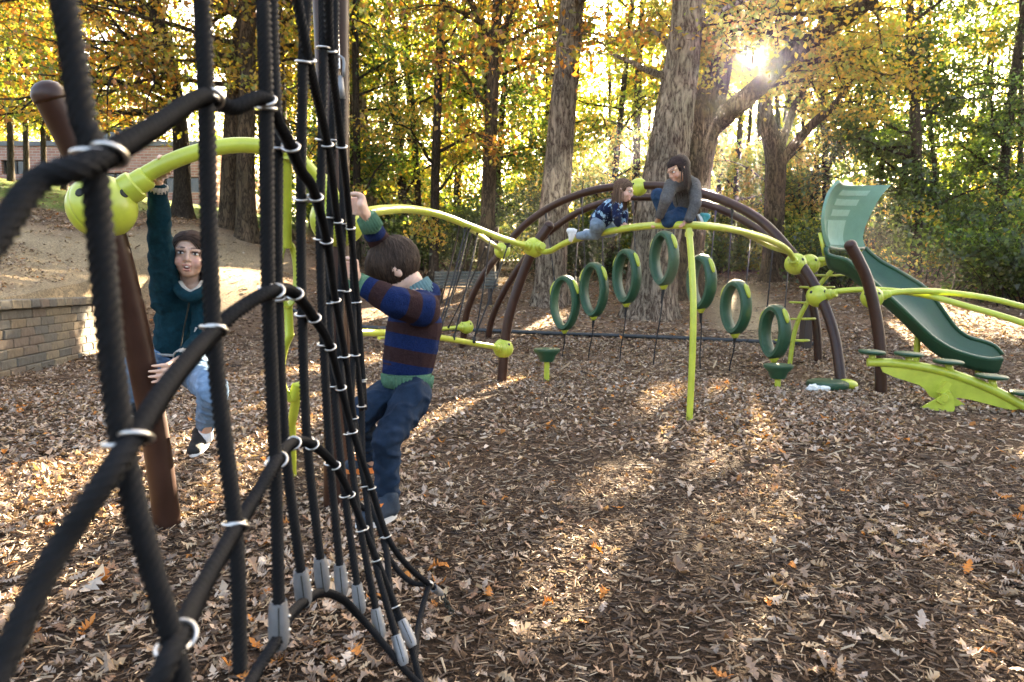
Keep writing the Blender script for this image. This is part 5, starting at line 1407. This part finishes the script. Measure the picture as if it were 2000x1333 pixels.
def hair(root, C, A, s, n, length, col, part=0.0, seed=0, front=.02, fall=True, caprad=(.078, .094, .083), capc=(0, -.02, .03), wisps=.004, sweep=(0, -.4, -.6), w=.0055, crown=None, zmin=-.035, gather=None, slope=1.1, fz=.055, clear=.048):
    """hair: many thin tapered locks lying over the skull, plus the mass under them"""
    r = np.random.default_rng(seed); V = []; F = []; K = []
    cc = Vector(capc); Rd = Vector(caprad); down = A.transposed() @ Vector((0, 0, -1))
    steps = 5
    for i in range(n):
        while True:
            d = Vector((r.normal(), r.normal(), r.normal())).normalized()
            p = cc + Vector((d.x * Rd.x, d.y * Rd.y, d.z * Rd.z))
            if p.z > zmin + (.0 if p.y < -.01 else (p.y + .01) * slope) and not (p.y > front and p.z < fz): break
        Ls = length * r.uniform(.7, 1.15); st = Ls / steps; lift = 1.0 + abs(r.normal(0, .02)) + .012; pts = [p]; free = False; nrm = d
        jit = Vector((r.normal(0, .16), r.normal(0, .16), r.normal(0, .1)))
        for k in range(steps):
            q = pts[-1]
            if crown is not None:
                fl = (q - Vector(crown)); fl = fl.normalized() * 1.0 + down * .35
            else:
                fl = Vector(sweep) + Vector(((1 if q.x > part else -1) * .9 * max(0, q.z * 9), 0, 0)) + down * .7
            fl = fl + jit
            nn = Vector((((q - cc).x) / Rd.x ** 2, ((q - cc).y) / Rd.y ** 2, ((q - cc).z) / Rd.z ** 2)).normalized()
            if not free:
                tg = fl - nn * fl.dot(nn); tg = tg.normalized() if tg.length > 1e-4 else down
                q2 = q + tg * st; e = q2 - cc; f_ = math.sqrt((e.x / Rd.x) ** 2 + (e.y / Rd.y) ** 2 + (e.z / Rd.z) ** 2)
                q2 = cc + e / f_ * lift
                if fall and (q2 - cc).dot(down) > .012: free = True
            else:
                g = down + nn * .10 + jit * .35
                if gather is not None: g = g + (Vector(gather) - q) * 6
                q2 = q + g.normalized() * st
            nrm = nn; pts.append(q2)
        if any(q.y > clear and q.z < .045 and abs(q.x) < .075 for q in pts): continue
        tint = r.uniform(.55, 1.6); base = len(V)
        for k, q in enumerate(pts):
            t_ = (pts[min(k + 1, steps)] - pts[max(k - 1, 0)]).normalized(); nn = ((q - cc)).normalized(); sd = t_.cross(nn)
            sd = sd.normalized() if sd.length > 1e-5 else Vector((1, 0, 0)); ww = w * (1.0 - .85 * (k / steps) ** 2) * .5
            wq = q + nn * (wisps * r.uniform(0, .25))
            V += [C + A @ (wq - sd * ww) * s, C + A @ (wq + nn * ww * .5) * s, C + A @ (wq + sd * ww) * s]; K += [tint] * 3
        for k in range(steps):
            a = base + k * 3; F += [(a, a + 1, a + 4, a + 3), (a + 1, a + 2, a + 5, a + 4)]
    off = world_off(root)
    vv = np.array([tuple(p - off) for p in V]); me = np_mesh('hair_locks', vv, np.array(F), np.array(K)[:, None] * np.array(col)[None], smooth=True)
    mb = MB(); mb.sphere(C + A @ cc * s, tuple(q * s * .985 for q in caprad), 28, 18, M=A)
    # keep the mass off the face
    keep = MB(); idx = {}
    for f in mb.f:
        lc = [A.transposed() @ (mb.v[i] - C) / s for i in f]; m_ = sum(lc, Vector()) / len(lc)
        if m_.z > zmin + (.0 if m_.y < -.01 else (m_.y + .01) * slope) - .008 and not (m_.y > front + .01 and m_.z < fz - .005):
            keep.f.append(tuple(idx.setdefault(i, len(idx)) for i in f))
    inv = sorted(idx, key=idx.get); keep.v = [mb.v[i] for i in inv]; keep.mi = [0] * len(keep.f)
    me2 = keep.mesh('hair', off); at = me2.color_attributes.new('Col', 'FLOAT_COLOR', 'POINT'); at.data.foreach_set('color', np.tile(np.array([*[c * .7 for c in col], 1], np.float32), len(me2.vertices)))
    h = link('hair', me2, root, M['hair']); link('locks', me, h, M['hair']); return h
def shoe(root, heel, toe, up, m_up, m_sole, s=1.0, h=.055, wdt=.036, lace=None):
    heel, toe = Vector(heel), Vector(toe); F = (toe - heel).normalized(); U = Vector(up); U = (U - F * U.dot(F)).normalized(); X = F.cross(U); Ln = (toe - heel).length
    A = Matrix((X, F, U)).transposed()
    def p(x, y, z): return heel + A @ Vector((x, y, z))
    mb = MB()
    mb.chain([p(0, .03 * s, .03), p(0, Ln * .5, .028), p(0, Ln - .028 * s, .02)], [.033 * s, wdt * s * .95, .030 * s], .82, U)
    mb.chain([p(0, .034 * s, .03), p(0, .045 * s, h + .012)], [.034 * s, .031 * s]); mb.chain([p(0, .045 * s, h), p(0, Ln * .6, .035)], [.031 * s, .026 * s])
    res, co = remesh(mb, .0045, 4); sh = put(res, 'shoe', m_up, root)
    mb = MB()
    out = []
    for i in range(24):
        a = 2 * math.pi * i / 24; yy = .5 - .5 * math.cos(a); wv = math.sin(a) * wdt * s * (1.02 - .18 * (1 - yy)) 
        out.append((wv, yy * Ln))
    V = [p(x, y, z) for z in (-.004, .017 * s) for x, y in out]; n_ = len(out)
    mb.add(V, [tuple(range(n_)), tuple(reversed(range(n_, 2 * n_)))] + [(i, n_ + i, n_ + (i + 1) % n_, (i + 1) % n_) for i in range(n_)])
    mb.build('sole', m_sole, sh, auto=50)
    if lace:
        mb = MB()
        for k in range(4):
            y = Ln * (.42 + .1 * k); z = .058 - .0065 * k
            mb.tube([p(-.02, y, z - .006), p(0, y + .012, z + .006), p(.02, y, z - .006)], .0045, 6, smooth=3)
        mb.build('laces', lace, sh)
    return sh
def knit(name, c, bump=.5, sc=420): return paint(name, c, .95, .22, 55, bump, sc, spec=.1)
def denim(name, c): return paint(name, c, .85, .35, 22, .35, 700, spec=.15)
def banded(name, stops, sc=500):
    m, t, out = nt(name); b = N(t, 'ShaderNodeBsdfPrincipled', i_Roughness=.95); b.inputs['Specular IOR Level'].default_value = .1; L(t, b.outputs[0], out.inputs[0])
    a = N(t, 'ShaderNodeAttribute', attribute_name='band'); rp = ramp(t, stops, 'CONSTANT'); L(t, a.outputs['Fac'], rp.inputs[0])
    tc = N(t, 'ShaderNodeTexCoord'); no = N(t, 'ShaderNodeTexNoise', i_Scale=240.0, i_Detail=3.0); L(t, tc.outputs['Object'], no.inputs['Vector'])
    r2 = ramp(t, [(.3, (.7, .7, .7)), (.7, (1.25, 1.25, 1.25))]); L(t, no.outputs[0], r2.inputs[0])
    mm = N(t, 'ShaderNodeMix', data_type='RGBA', blend_type='MULTIPLY'); mm.inputs[0].default_value = 1.0; L(t, rp.outputs[0], mm.inputs[6]); L(t, r2.outputs[0], mm.inputs[7]); L(t, mm.outputs[2], b.inputs['Base Color'])
    bp = N(t, 'ShaderNodeBump', i_Strength=.5, i_Distance=.004); L(t, no.outputs[0], bp.inputs['Height']); L(t, bp.outputs[0], b.inputs['Normal'])
    return m
def seg_param(co, segs):
    """for every vertex: value along its nearest bone; segs = (p0, p1, v0, v1, radius)"""
    best = np.full(len(co), 1e9); val = np.zeros(len(co))
    for p0, p1, v0, v1, rad in segs:
        a = np.array(tuple(p0)); d = np.array(tuple(p1)) - a; t_ = (co - a) @ d / (d @ d); tc_ = np.clip(t_, 0, 1)
        dist = np.sqrt(((co - a - tc_[:, None] * d) ** 2).sum(1)) / rad; k = dist < best
        best[k] = dist[k]; val[k] = (v0 + (v1 - v0) * np.clip(t_, -.2, 1.2))[k]
    return val

# =============== boy in the striped sweater, climbing the net
boy = empty('person', P(780, 1040, 2.0), 'boy in blue and brown striped sweater and dark jeans climbing the black rope net', 'person')
hC = P(775, 529, 2.24); A = frame_of((-.62, .08, -.78), (-.78, .0, .62)); hs_ = .90
neck = P(812, 566, 2.26); shN = P(826, 606, 2.17); shF = P(790, 566, 2.36); chest = P(810, 640, 2.26); waist = P(796, 715, 2.25); hip = P(796, 765, 2.25)
wrN = P(700, 556, 2.12); elN = P(768, 590, 2.10); hdN = P(681, 528, 2.075); wrF = P(722, 434, 2.16); elF = P(755, 500, 2.28); hdF = P(693, 402, 2.10)
hpN = P(808, 772, 2.2); knN = P(756, 862, 2.08); anN = P(759, 975, 2.10); hpF = P(774, 762, 2.3); knF = P(703, 806, 2.15); anF = P(721, 898, 2.29)
mb = MB(); p = head_blobs(mb, hC, A, hs_); mb.chain([p(0, -.005, -.06), P(812, 572, 2.25), chest], [.038, .038, .06])
mb.chain([shN, elN, wrN], [.034, .028, .021]); mb.chain([shF, elF, wrF], [.034, .028, .021]); mb.chain([neck, shN], [.04, .036]); mb.chain([neck, shF], [.04, .036])
mb.chain([chest, waist, hip], [.064, .060, .058], .8, Vector((.3, 1, 0))); mb.chain([hpN, knN, anN], [.046, .034, .027]); mb.chain([hpF, knF, anF], [.046, .034, .027])
axN = (P(676, 560, 1.79) - P(673, 500, 1.79)).normalized(); axF = (P(683, 435, 2.1) - P(674, 330, 2.1)).normalized()
grip(mb, wrN, hdN, axN, .0095, Vector((1, -.5, 0)), .95, wrap=-1, thumb=1); grip(mb, wrF, hdF, axF, .0095, Vector((1, -.3, 0)), .95, wrap=-1, thumb=1)
finish_body(mb, boy, hC, A, hs_, .006)
GRN, BLU, BRN = (.10, .21, .13), (.008, .019, .070), (.034, .017, .017)
st = [(0, GRN)]; v = .05; k = 0
st = [(0.0, GRN), (.05, BLU)]; x = .082; c_ = 0
while x < .60: st.append((x, BRN if c_ % 2 == 0 else BLU)); x += .046; c_ += 1
M['stripe'] = banded('striped_knit', st[:30])
sw = MB()
sw.chain([P(796, 716, 2.25), waist, chest, P(816, 592, 2.26)], [.080, .086, .094, .064], .86, Vector((.3, 1, 0)))
sw.chain([P(818, 600, 2.24), shN, elN, P(697, 551, 2.118)], [.068, .056, .047, .030]); sw.chain([P(806, 590, 2.3), shF, elF, P(719, 428, 2.155)], [.064, .052, .042, .030])
sw.chain([P(803, 588, 2.26), P(833, 575, 2.26)], [.04, .045])
res, co = remesh(sw, .0045, 9, .5, .0045, 12, 3)
tl = [P(796, 758, 2.25), waist, chest, neck]
def lens(pts): 
    o_ = [0]
    for a, c in zip(pts, pts[1:]): o_.append(o_[-1] + (c - a).length)
    return o_
lt = lens(tl); aN = [P(690, 545, 2.112), wrN, elN, shN]; lN = lens(aN); aF = [P(714, 420, 2.15), wrF, elF, shF]; lF = lens(aF)
segs = [(tl[i], tl[i + 1], lt[i], lt[i + 1], .09) for i in range(3)] + [(aN[i], aN[i + 1], lN[i], lN[i + 1], .045) for i in range(3)] + [(aF[i], aF[i + 1], lF[i], lF[i + 1], .045) for i in range(3)]
band = seg_param(co, segs)
# ribs on the green hem and cuffs: real knitted relief
at = res.attributes.new('band', 'FLOAT', 'POINT'); at.data.foreach_set('value', np.clip(band + .0, 0, .99).astype(np.float32))
sweater = put(res, 'sweater', M['stripe'], boy)
M['rib'] = knit('green_rib', GRN, .6); M['rib_teal'] = knit('teal_rib', (.16, .27, .27), .6)
def ribbed(name, m, parent, c0, c1, r0, r1, n=34, flat=1.0, axis=None, amp=.0026):
    mb = MB(); c0, c1 = Vector(c0), Vector(c1); t = (c1 - c0).normalized(); u = Vector(axis) if axis is not None else t.orthogonal(); u = (u - t * u.dot(t)).normalized(); w = t.cross(u); sd = n * 4; V = []
    for h, rr in ((-.03, r0 * .93), (0, r0), (.5, (r0 + r1) / 2 * 1.02), (1, r1), (1.02, r1 * .9)):
        for k in range(sd):
            a = 2 * math.pi * k / sd; q = rr + amp * (1 if k % 4 in (0, 1) else -1)
            V.append(c0.lerp(c1, h) + (u * math.cos(a) * flat + w * math.sin(a)) * q)
    F = [(i * sd + k, i * sd + (k + 1) % sd, (i + 1) * sd + (k + 1) % sd, (i + 1) * sd + k) for i in range(4) for k in range(sd)]
    mb.add(V, F); return mb.build(name, m, parent)
ribbed('hem', M['rib'], sweater, P(796, 733, 2.25), P(795, 756, 2.25), .0875, .0825, 46, .87, Vector((.3, 1, 0)))
ribbed('cuff', M['rib'], sweater, P(711, 563, 2.115), P(694, 549, 2.115), .034, .030, 22); ribbed('cuff', M['rib'], sweater, P(728, 447, 2.17), P(715, 423, 2.15), .034, .030, 22)
ribbed('collar', M['rib_teal'], sweater, P(822, 580, 2.255), P(808, 555, 2.25), .055, .050, 28)
M['jean_dark'] = denim('dark_denim', (.014, .028, .052))
trousers, _ = cloth('trousers', M['jean_dark'], boy, [([P(796, 752, 2.25), P(797, 775, 2.25)], [.066, .072], .9, Vector((.3, 1, 0))),
    ([hpN, knN, P(757, 968, 2.10)], [.062, .044, .035]), ([hpF, knF, P(720, 885, 2.28)], [.060, .044, .034])], .005, 4, .0095, 17, 5)
M['shoe_navy'] = paint('navy_mesh_shoe', (.018, .034, .055), .8, .3, 90, .5, 600); M['sole_white'] = paint('white_sole', (.62, .62, .60), .6, .1); M['orange'] = paint('orange_laces', (.75, .20, .02), .7, .15); M['orange_sole'] = paint('orange_rubber', (.6, .17, .03), .6)
s_ = shoe(boy, P(774, 1004, 2.12), P(696, 1030, 1.99), (.25, 0, 1), M['shoe_navy'], M['sole_white'], .92, lace=M['orange'])
mb = MB(); mb.tube(PS([(752, 980, 2.055), (738, 992, 2.03), (727, 985, 2.04)]), .007, 6, smooth=3); mb.build('strap', M['orange'], s_)
shoe(boy, P(738, 918, 2.34), P(672, 922, 2.22), (.1, 0, 1), M['shoe_navy'], M['orange_sole'], .88, lace=M['orange'])
hair(boy, hC, A, hs_, 3000, .075, (.040, .025, .017), seed=3, front=.06, crown=(.012, -.055, .085), caprad=(.081, .100, .088), capc=(0, -.012, .028), fall=False, zmin=-.078, slope=1.3, w=.005, wisps=.012)

# =============== child in the teal fleece hanging from the hoop bar
girl = empty('person', P(345, 890, 3.2), 'child in dark teal fleece and blue jeans hanging from the lime hoop bar', 'person')
hC = P(371, 499, 3.2); A = frame_of((.33, -.94, .05), (.10, 0, 1)); hs_ = 1.02
neck = P(372, 553, 3.26); shR = P(325, 590, 3.22); shL = P(402, 590, 3.26); chest = P(350, 620, 3.27); waist = P(346, 670, 3.28); hip = P(340, 705, 3.3)
elR = P(313, 470, 3.06); wrR = P(309, 362, 2.93); elL = P(396, 668, 3.18); wrL = P(352, 703, 3.0); hdR = P(309, 334, 2.83)
hpR = P(305, 715, 3.28); knR = P(257, 722, 3.0); anR = P(263, 792, 3.08); hpL = P(368, 712, 3.28); knL = P(417, 762, 2.97); anL = P(401, 842, 3.14)
mb = MB(); p = head_blobs(mb, hC, A, hs_); mb.chain([p(0, -.02, -.06), neck, chest], [.045, .043, .07])
mb.chain([shR, elR, wrR], [.04, .03, .021]); mb.chain([shL, elL, wrL], [.04, .03, .021]); mb.chain([neck, shR], [.045, .04]); mb.chain([neck, shL], [.045, .04])
mb.chain([chest, waist, hip], [.085, .078, .08], .75, Vector((.3, -1, 0))); mb.chain([hpR, knR, anR], [.055, .038, .029]); mb.chain([hpL, knL, anL], [.055, .038, .029])
hax = (P(345, 310, 2.845) - P(285, 343, 2.825)).normalized()
grip(mb, wrR, hdR, hax, .034, Vector((-.35, .55, .75)), 1.1, wrap=-1, thumb=-1, ang0=5, flen=.07)
pc_ = P(306, 722, 2.93); pax = (P(285, 700, 2.92) - P(292, 760, 2.945)).normalized()
grip(mb, wrL, pc_, pax, .0575, Vector((.93, -.42, 0)), 1.1, wrap=-1, thumb=1, ang0=2, spread=1.25, flen=.066)
gb = finish_body(mb, girl, hC, A, hs_, .0048); mouth(gb, hC, A, hs_)
M['fleece'] = paint('teal_fleece', (.006, .034, .047), .95, .3, 60, .5, 500, spec=.1); M['sherpa'] = paint('cream_sherpa', (.52, .48, .42), 1.0, .15, 90, .8, 300)
fleece, _ = cloth('fleece_jacket', M['fleece'], girl, [([P(344, 664, 3.28), waist, chest, P(365, 575, 3.27)], [.100, .102, .106, .066], .74, Vector((.36, -1, 0))),
    ([P(352, 592, 3.26), shR, elR, P(309, 374, 2.94)], [.07, .066, .050, .037]), ([P(380, 588, 3.27), shL, elL, P(360, 698, 3.03)], [.068, .062, .052, .040])], .0055, 6, .0085, 13, 9)
tc_ = Vector((.36, -.93, 0)).normalized()
mb = MB(); hd = [P(346, 560, 3.17), P(356, 573, 3.13), P(373, 581, 3.12), P(390, 573, 3.14), P(400, 560, 3.2), P(404, 548, 3.3), P(380, 540, 3.37), P(352, 545, 3.32)]
mb.tube(catmull(hd + [hd[0]], 6), .026, 10); mb.build('hood', M['fleece'], fleece)
mb = MB(); hd2 = [P(352, 552, 3.17), P(360, 564, 3.135), P(373, 571, 3.125), P(387, 564, 3.14), P(396, 552, 3.19)]; mb.tube(catmull(hd2, 6), .012, 8); mb.build('collar_lining', M['sherpa'], fleece)
mb = MB(); mb.tube(catmull(PS([(372, 582, 3.12), (366, 610, 3.145), (358, 650, 3.165), (352, 684, 3.175)]), 6), .0035, 6); mb.build('zip', M['port'], fleece)
ribbed('cuff_trim', M['sherpa'], fleece, P(309, 374, 2.94), P(309, 363, 2.93), .039, .038, 16, amp=.0015); ribbed('cuff_trim', M['sherpa'], fleece, P(362, 697, 3.035), P(353, 702, 3.005), .041, .039, 16, amp=.0015)
ribbed('hem_trim', M['sherpa'], fleece, P(343, 689, 3.28), P(343, 694, 3.28), .0985, .0975, 40, .74, Vector((.36, -1, 0)), amp=.0012)
mb = MB(); mb.tube(PS([(374, 668, 3.16), (380, 655, 3.15), (384, 640, 3.15)]), .006, 6); mb.build('pocket_trim', M['sherpa'], fleece)
M['jean_light'] = denim('light_denim', (.15, .25, .38)); M['sock'] = paint('white_sock', (.7, .7, .7), .95, .08, 80, .4, 400)
cloth('jeans', M['jean_light'], girl, [([P(343, 690, 3.29), P(338, 716, 3.29)], [.090, .092], .78, Vector((.36, -1, 0))), ([hpR, knR, P(262, 782, 3.07)], [.078, .060, .042]), ([hpL, knL, P(402, 830, 3.14)], [.084, .066, .042])], .0055, 4, .008, 17, 2)
for an_ in (anL, anR):
    mb = MB(); mb.chain([an_ + Vector((0, 0, .02)), an_ - Vector((0, 0, .03))], [.032, .034]); res, _ = remesh(mb, .006, 2); put(res, 'sock', M['sock'], girl)
M['shoe_black'] = paint('black_canvas_shoe', (.013, .013, .013), .8, .3, 60, .4, 500); M['shoe_tan'] = paint('tan_canvas_shoe', (.42, .35, .24), .8, .25, 50, .4, 500)
shoe(girl, P(402, 862, 3.2), P(377, 892, 3.02), (-.12, -.35, 1), M['shoe_black'], M['sole_white'], 1.05, h=.05)
shoe(girl, P(280, 812, 3.12), P(252, 815, 2.95), (.1, -.3, 1), M['shoe_black'], M['sole_white'], 1.0, h=.05)
hair(girl, hC, A, hs_, 2000, .13, (.040, .022, .015), part=.018, seed=8, front=.03, fz=.066, clear=.075, caprad=(.080, .096, .084), capc=(0, -.018, .030), sweep=(0, -.8, -.25), zmin=-.035, slope=.9, w=.0055, gather=(0, -.075, -.06))

# =============== small girl crawling along the arched bar
kid = empty('person', P(1180, 452, 6.55), 'small long haired girl in navy star patterned fleece crawling along the lime arched bar', 'person')
hC = P(1219, 373, 6.33); A = frame_of((.84, -.46, -.28), (.26, -.05, .95)); hs_ = .93
neck = P(1206, 395, 6.38); chest = P(1194, 408, 6.43); waist = P(1177, 424, 6.5); hip = P(1171, 434, 6.53)
shN = P(1206, 406, 6.3); shF = P(1214, 404, 6.5); elN = P(1204, 424, 6.27); wrN = P(1208, 440, 6.29); elF = P(1219, 424, 6.42); wrF = P(1219, 437, 6.4)
hbN = P(1211, 447, 6.33); hbF = P(1222, 446, 6.27)
hpN = P(1168, 438, 6.48); knN = P(1163, 458, 6.6); anN = P(1128, 461, 6.9); hpF = P(1180, 437, 6.6); knF = P(1196, 452, 6.5); anF = P(1165, 458, 6.75)
mb = MB(); p = head_blobs(mb, hC, A, hs_); mb.chain([p(0, -.02, -.06), neck, chest], [.042, .04, .06]); mb.chain([shN, elN, wrN], [.032, .027, .02]); mb.chain([shF, elF, wrF], [.032, .027, .02])
mb.chain([neck, shN], [.04, .034]); mb.chain([neck, shF], [.04, .034]); mb.chain([chest, waist, hip], [.07, .07, .07]); mb.chain([hpN, knN, anN], [.055, .04, .028]); mb.chain([hpF, knF, anF], [.055, .04, .028])
wd = (P(1262, 442, 5.95) - P(1187, 453, 6.5)).normalized()
for w_, h_ in ((wrN, hbN), (wrF, hbF)):
    c_ = h_ - Vector((0, 0, .022)); grip(mb, w_, c_, wd, .031, Vector((-.1, .35, 1)), .95, wrap=1, thumb=-1, flen=.055)
finish_body(mb, kid, hC, A, hs_, .0072, skin=(.60, .38, .28))
def starmat():
    m, t, out = nt('navy_star_fleece'); b = N(t, 'ShaderNodeBsdfPrincipled', i_Roughness=.95); b.inputs['Specular IOR Level'].default_value = .1; L(t, b.outputs[0], out.inputs[0])
    tc = N(t, 'ShaderNodeTexCoord'); no = N(t, 'ShaderNodeTexNoise', i_Scale=9.0, i_Detail=2.0); L(t, tc.outputs['Object'], no.inputs['Vector'])
    mxv = N(t, 'ShaderNodeMix', data_type='RGBA'); mxv.inputs[0].default_value = .12; L(t, tc.outputs['Object'], mxv.inputs[6]); L(t, no.outputs['Color'], mxv.inputs[7])
    n2 = N(t, 'ShaderNodeTexNoise', i_Scale=17.0, i_Detail=3.0, i_Roughness=.7); L(t, mxv.outputs[2], n2.inputs['Vector'])
    rp = ramp(t, [(0, (.010, .016, .045)), (.56, (.22, .36, .48)), (.64, (.30, .44, .54))], 'CONSTANT'); L(t, n2.outputs[0], rp.inputs[0]); L(t, rp.outputs[0], b.inputs['Base Color']); return m
M['star'] = starmat()
cloth('star_fleece', M['star'], kid, [([hip + Vector((0, 0, .01)), waist, chest, P(1203, 398, 6.4)], [.096, .098, .094, .06]), ([P(1204, 402, 6.36), shN, elN, P(1207, 438, 6.29)], [.06, .05, .042, .031]), ([P(1208, 401, 6.45), shF, elF, P(1219, 435, 6.4)], [.06, .05, .042, .031])], .007, 5, .005, 14, 4)
M['jean_grey'] = denim('pale_denim', (.16, .22, .28))
cloth('jeans', M['jean_grey'], kid, [([waist, hip], [.085, .09]), ([hpN, knN, P(1132, 461, 6.86)], [.078, .056, .040]), ([hpF, knF, P(1168, 458, 6.72)], [.075, .055, .04])], .007, 5, .005, 14, 6)
shoe(kid, P(1127, 449, 6.9), P(1116, 474, 6.93), (-.9, .2, -.1), M['sole_white'], M['sole_white'], .95)
shoe(kid, P(1160, 452, 6.82), P(1150, 470, 6.86), (-.9, .2, -.1), M['sole_white'], M['sole_white'], .95)
hair(kid, hC, A, hs_, 1500, .30, (.105, .062, .038), seed=14, slope=1.5, front=.03, caprad=(.080, .096, .085), sweep=(0, -1.5, -.3), zmin=-.06, w=.009)

# =============== girl in the grey jacket kneeling on the top of the bar
big = empty('person', P(1325, 437, 5.75), 'dark haired girl in grey jacket kneeling on top of the lime arched bar', 'person')
hC = P(1324, 333, 5.6); A = frame_of((-.85, -.36, -.40), (-.36, -.06, .93)); hs_ = .98
neck = P(1334, 352, 5.66); chest = P(1338, 370, 5.72); waist = P(1338, 398, 5.78); hip = P(1336, 414, 5.82)
shR = P(1312, 362, 5.62); shL = P(1354, 362, 5.7); elR = P(1299, 394, 5.54); wrR = P(1288, 424, 5.62); elL = P(1359, 398, 5.56); wrL = P(1345, 431, 5.54)
hbR = P(1283, 441, 5.84); hbL = P(1337, 440, 5.6)
hpR = P(1322, 412, 5.84); knR = P(1285, 382, 5.9); anR = P(1300, 432, 5.92); hpL = P(1342, 416, 5.8); knL = P(1306, 431, 5.66); anL = P(1352, 431, 5.72)
mb = MB(); p = head_blobs(mb, hC, A, hs_); mb.chain([p(0, -.02, -.06), neck, chest], [.045, .044, .07]); mb.chain([shR, elR, wrR], [.038, .03, .021]); mb.chain([shL, elL, wrL], [.038, .03, .021])
mb.chain([neck, shR], [.044, .04]); mb.chain([neck, shL], [.044, .04]); mb.chain([chest, waist, hip], [.085, .08, .085], .8, Vector((-.5, -1, 0))); mb.chain([hpR, knR, anR], [.06, .046, .032]); mb.chain([hpL, knL, anL], [.06, .046, .032])
for w_, h_ in ((wrR, hbR), (wrL, hbL)):
    c_ = h_ - Vector((0, 0, .018)); wd = (P(1337, 440, 5.6) - P(1262, 442, 5.95)).normalized(); grip(mb, w_, c_, wd, .031, Vector((0, .3, 1)), 1.05, wrap=1, thumb=-1, flen=.066)
finish_body(mb, big, hC, A, hs_, .007, skin=(.50, .29, .19))
M['grey_fleece'] = paint('grey_fleece', (.095, .092, .088), .95, .35, 70, .5, 400, spec=.1)
jk, _ = cloth('grey_jacket', M['grey_fleece'], big, [([P(1338, 408, 5.8), waist, chest, P(1336, 354, 5.68)], [.100, .104, .108, .066], .8, Vector((-.5, -1, 0))), ([P(1328, 358, 5.66), shR, elR, P(1289, 421, 5.61)], [.068, .060, .047, .036]), ([P(1344, 358, 5.69), shL, elL, P(1346, 428, 5.54)], [.068, .060, .047, .036])], .0065, 6, .0055, 13, 7)
mb = MB(); mb.tube(catmull(PS([(1318, 362, 5.56), (1320, 380, 5.6), (1323, 402, 5.66)]), 5), .005, 6); mb.build('zip', M['port'], jk)
M['jean_blue'] = denim('deep_blue_denim', (.016, .045, .095))
cloth('jeans', M['jean_blue'], big, [([P(1338, 404, 5.8), hip], [.092, .098], .85, Vector((-.5, -1, 0))), ([hpR, knR, P(1299, 425, 5.92)], [.080, .062, .045]), ([hpL, knL, P(1350, 431, 5.72)], [.080, .064, .045])], .0065, 5, .0055, 14, 8)
M['shoe_teal'] = paint('teal_shoe', (.02, .22, .22), .7, .2, 60, .3, 400)
shoe(big, P(1362, 420, 5.74), P(1372, 442, 5.7), (.95, -.1, .2), M['shoe_teal'], M['sole_white'], 1.0, h=.05)
shoe(big, P(1306, 437, 5.93), P(1284, 438, 5.84), (0, -.2, 1), M['shoe_teal'], M['sole_white'], .95, h=.05)
hair(big, hC, A, hs_, 1700, .22, (.028, .017, .014), seed=19, slope=1.4, front=.035, caprad=(.081, .098, .086), sweep=(0, -1.5, -.3), zmin=-.06, w=.009)
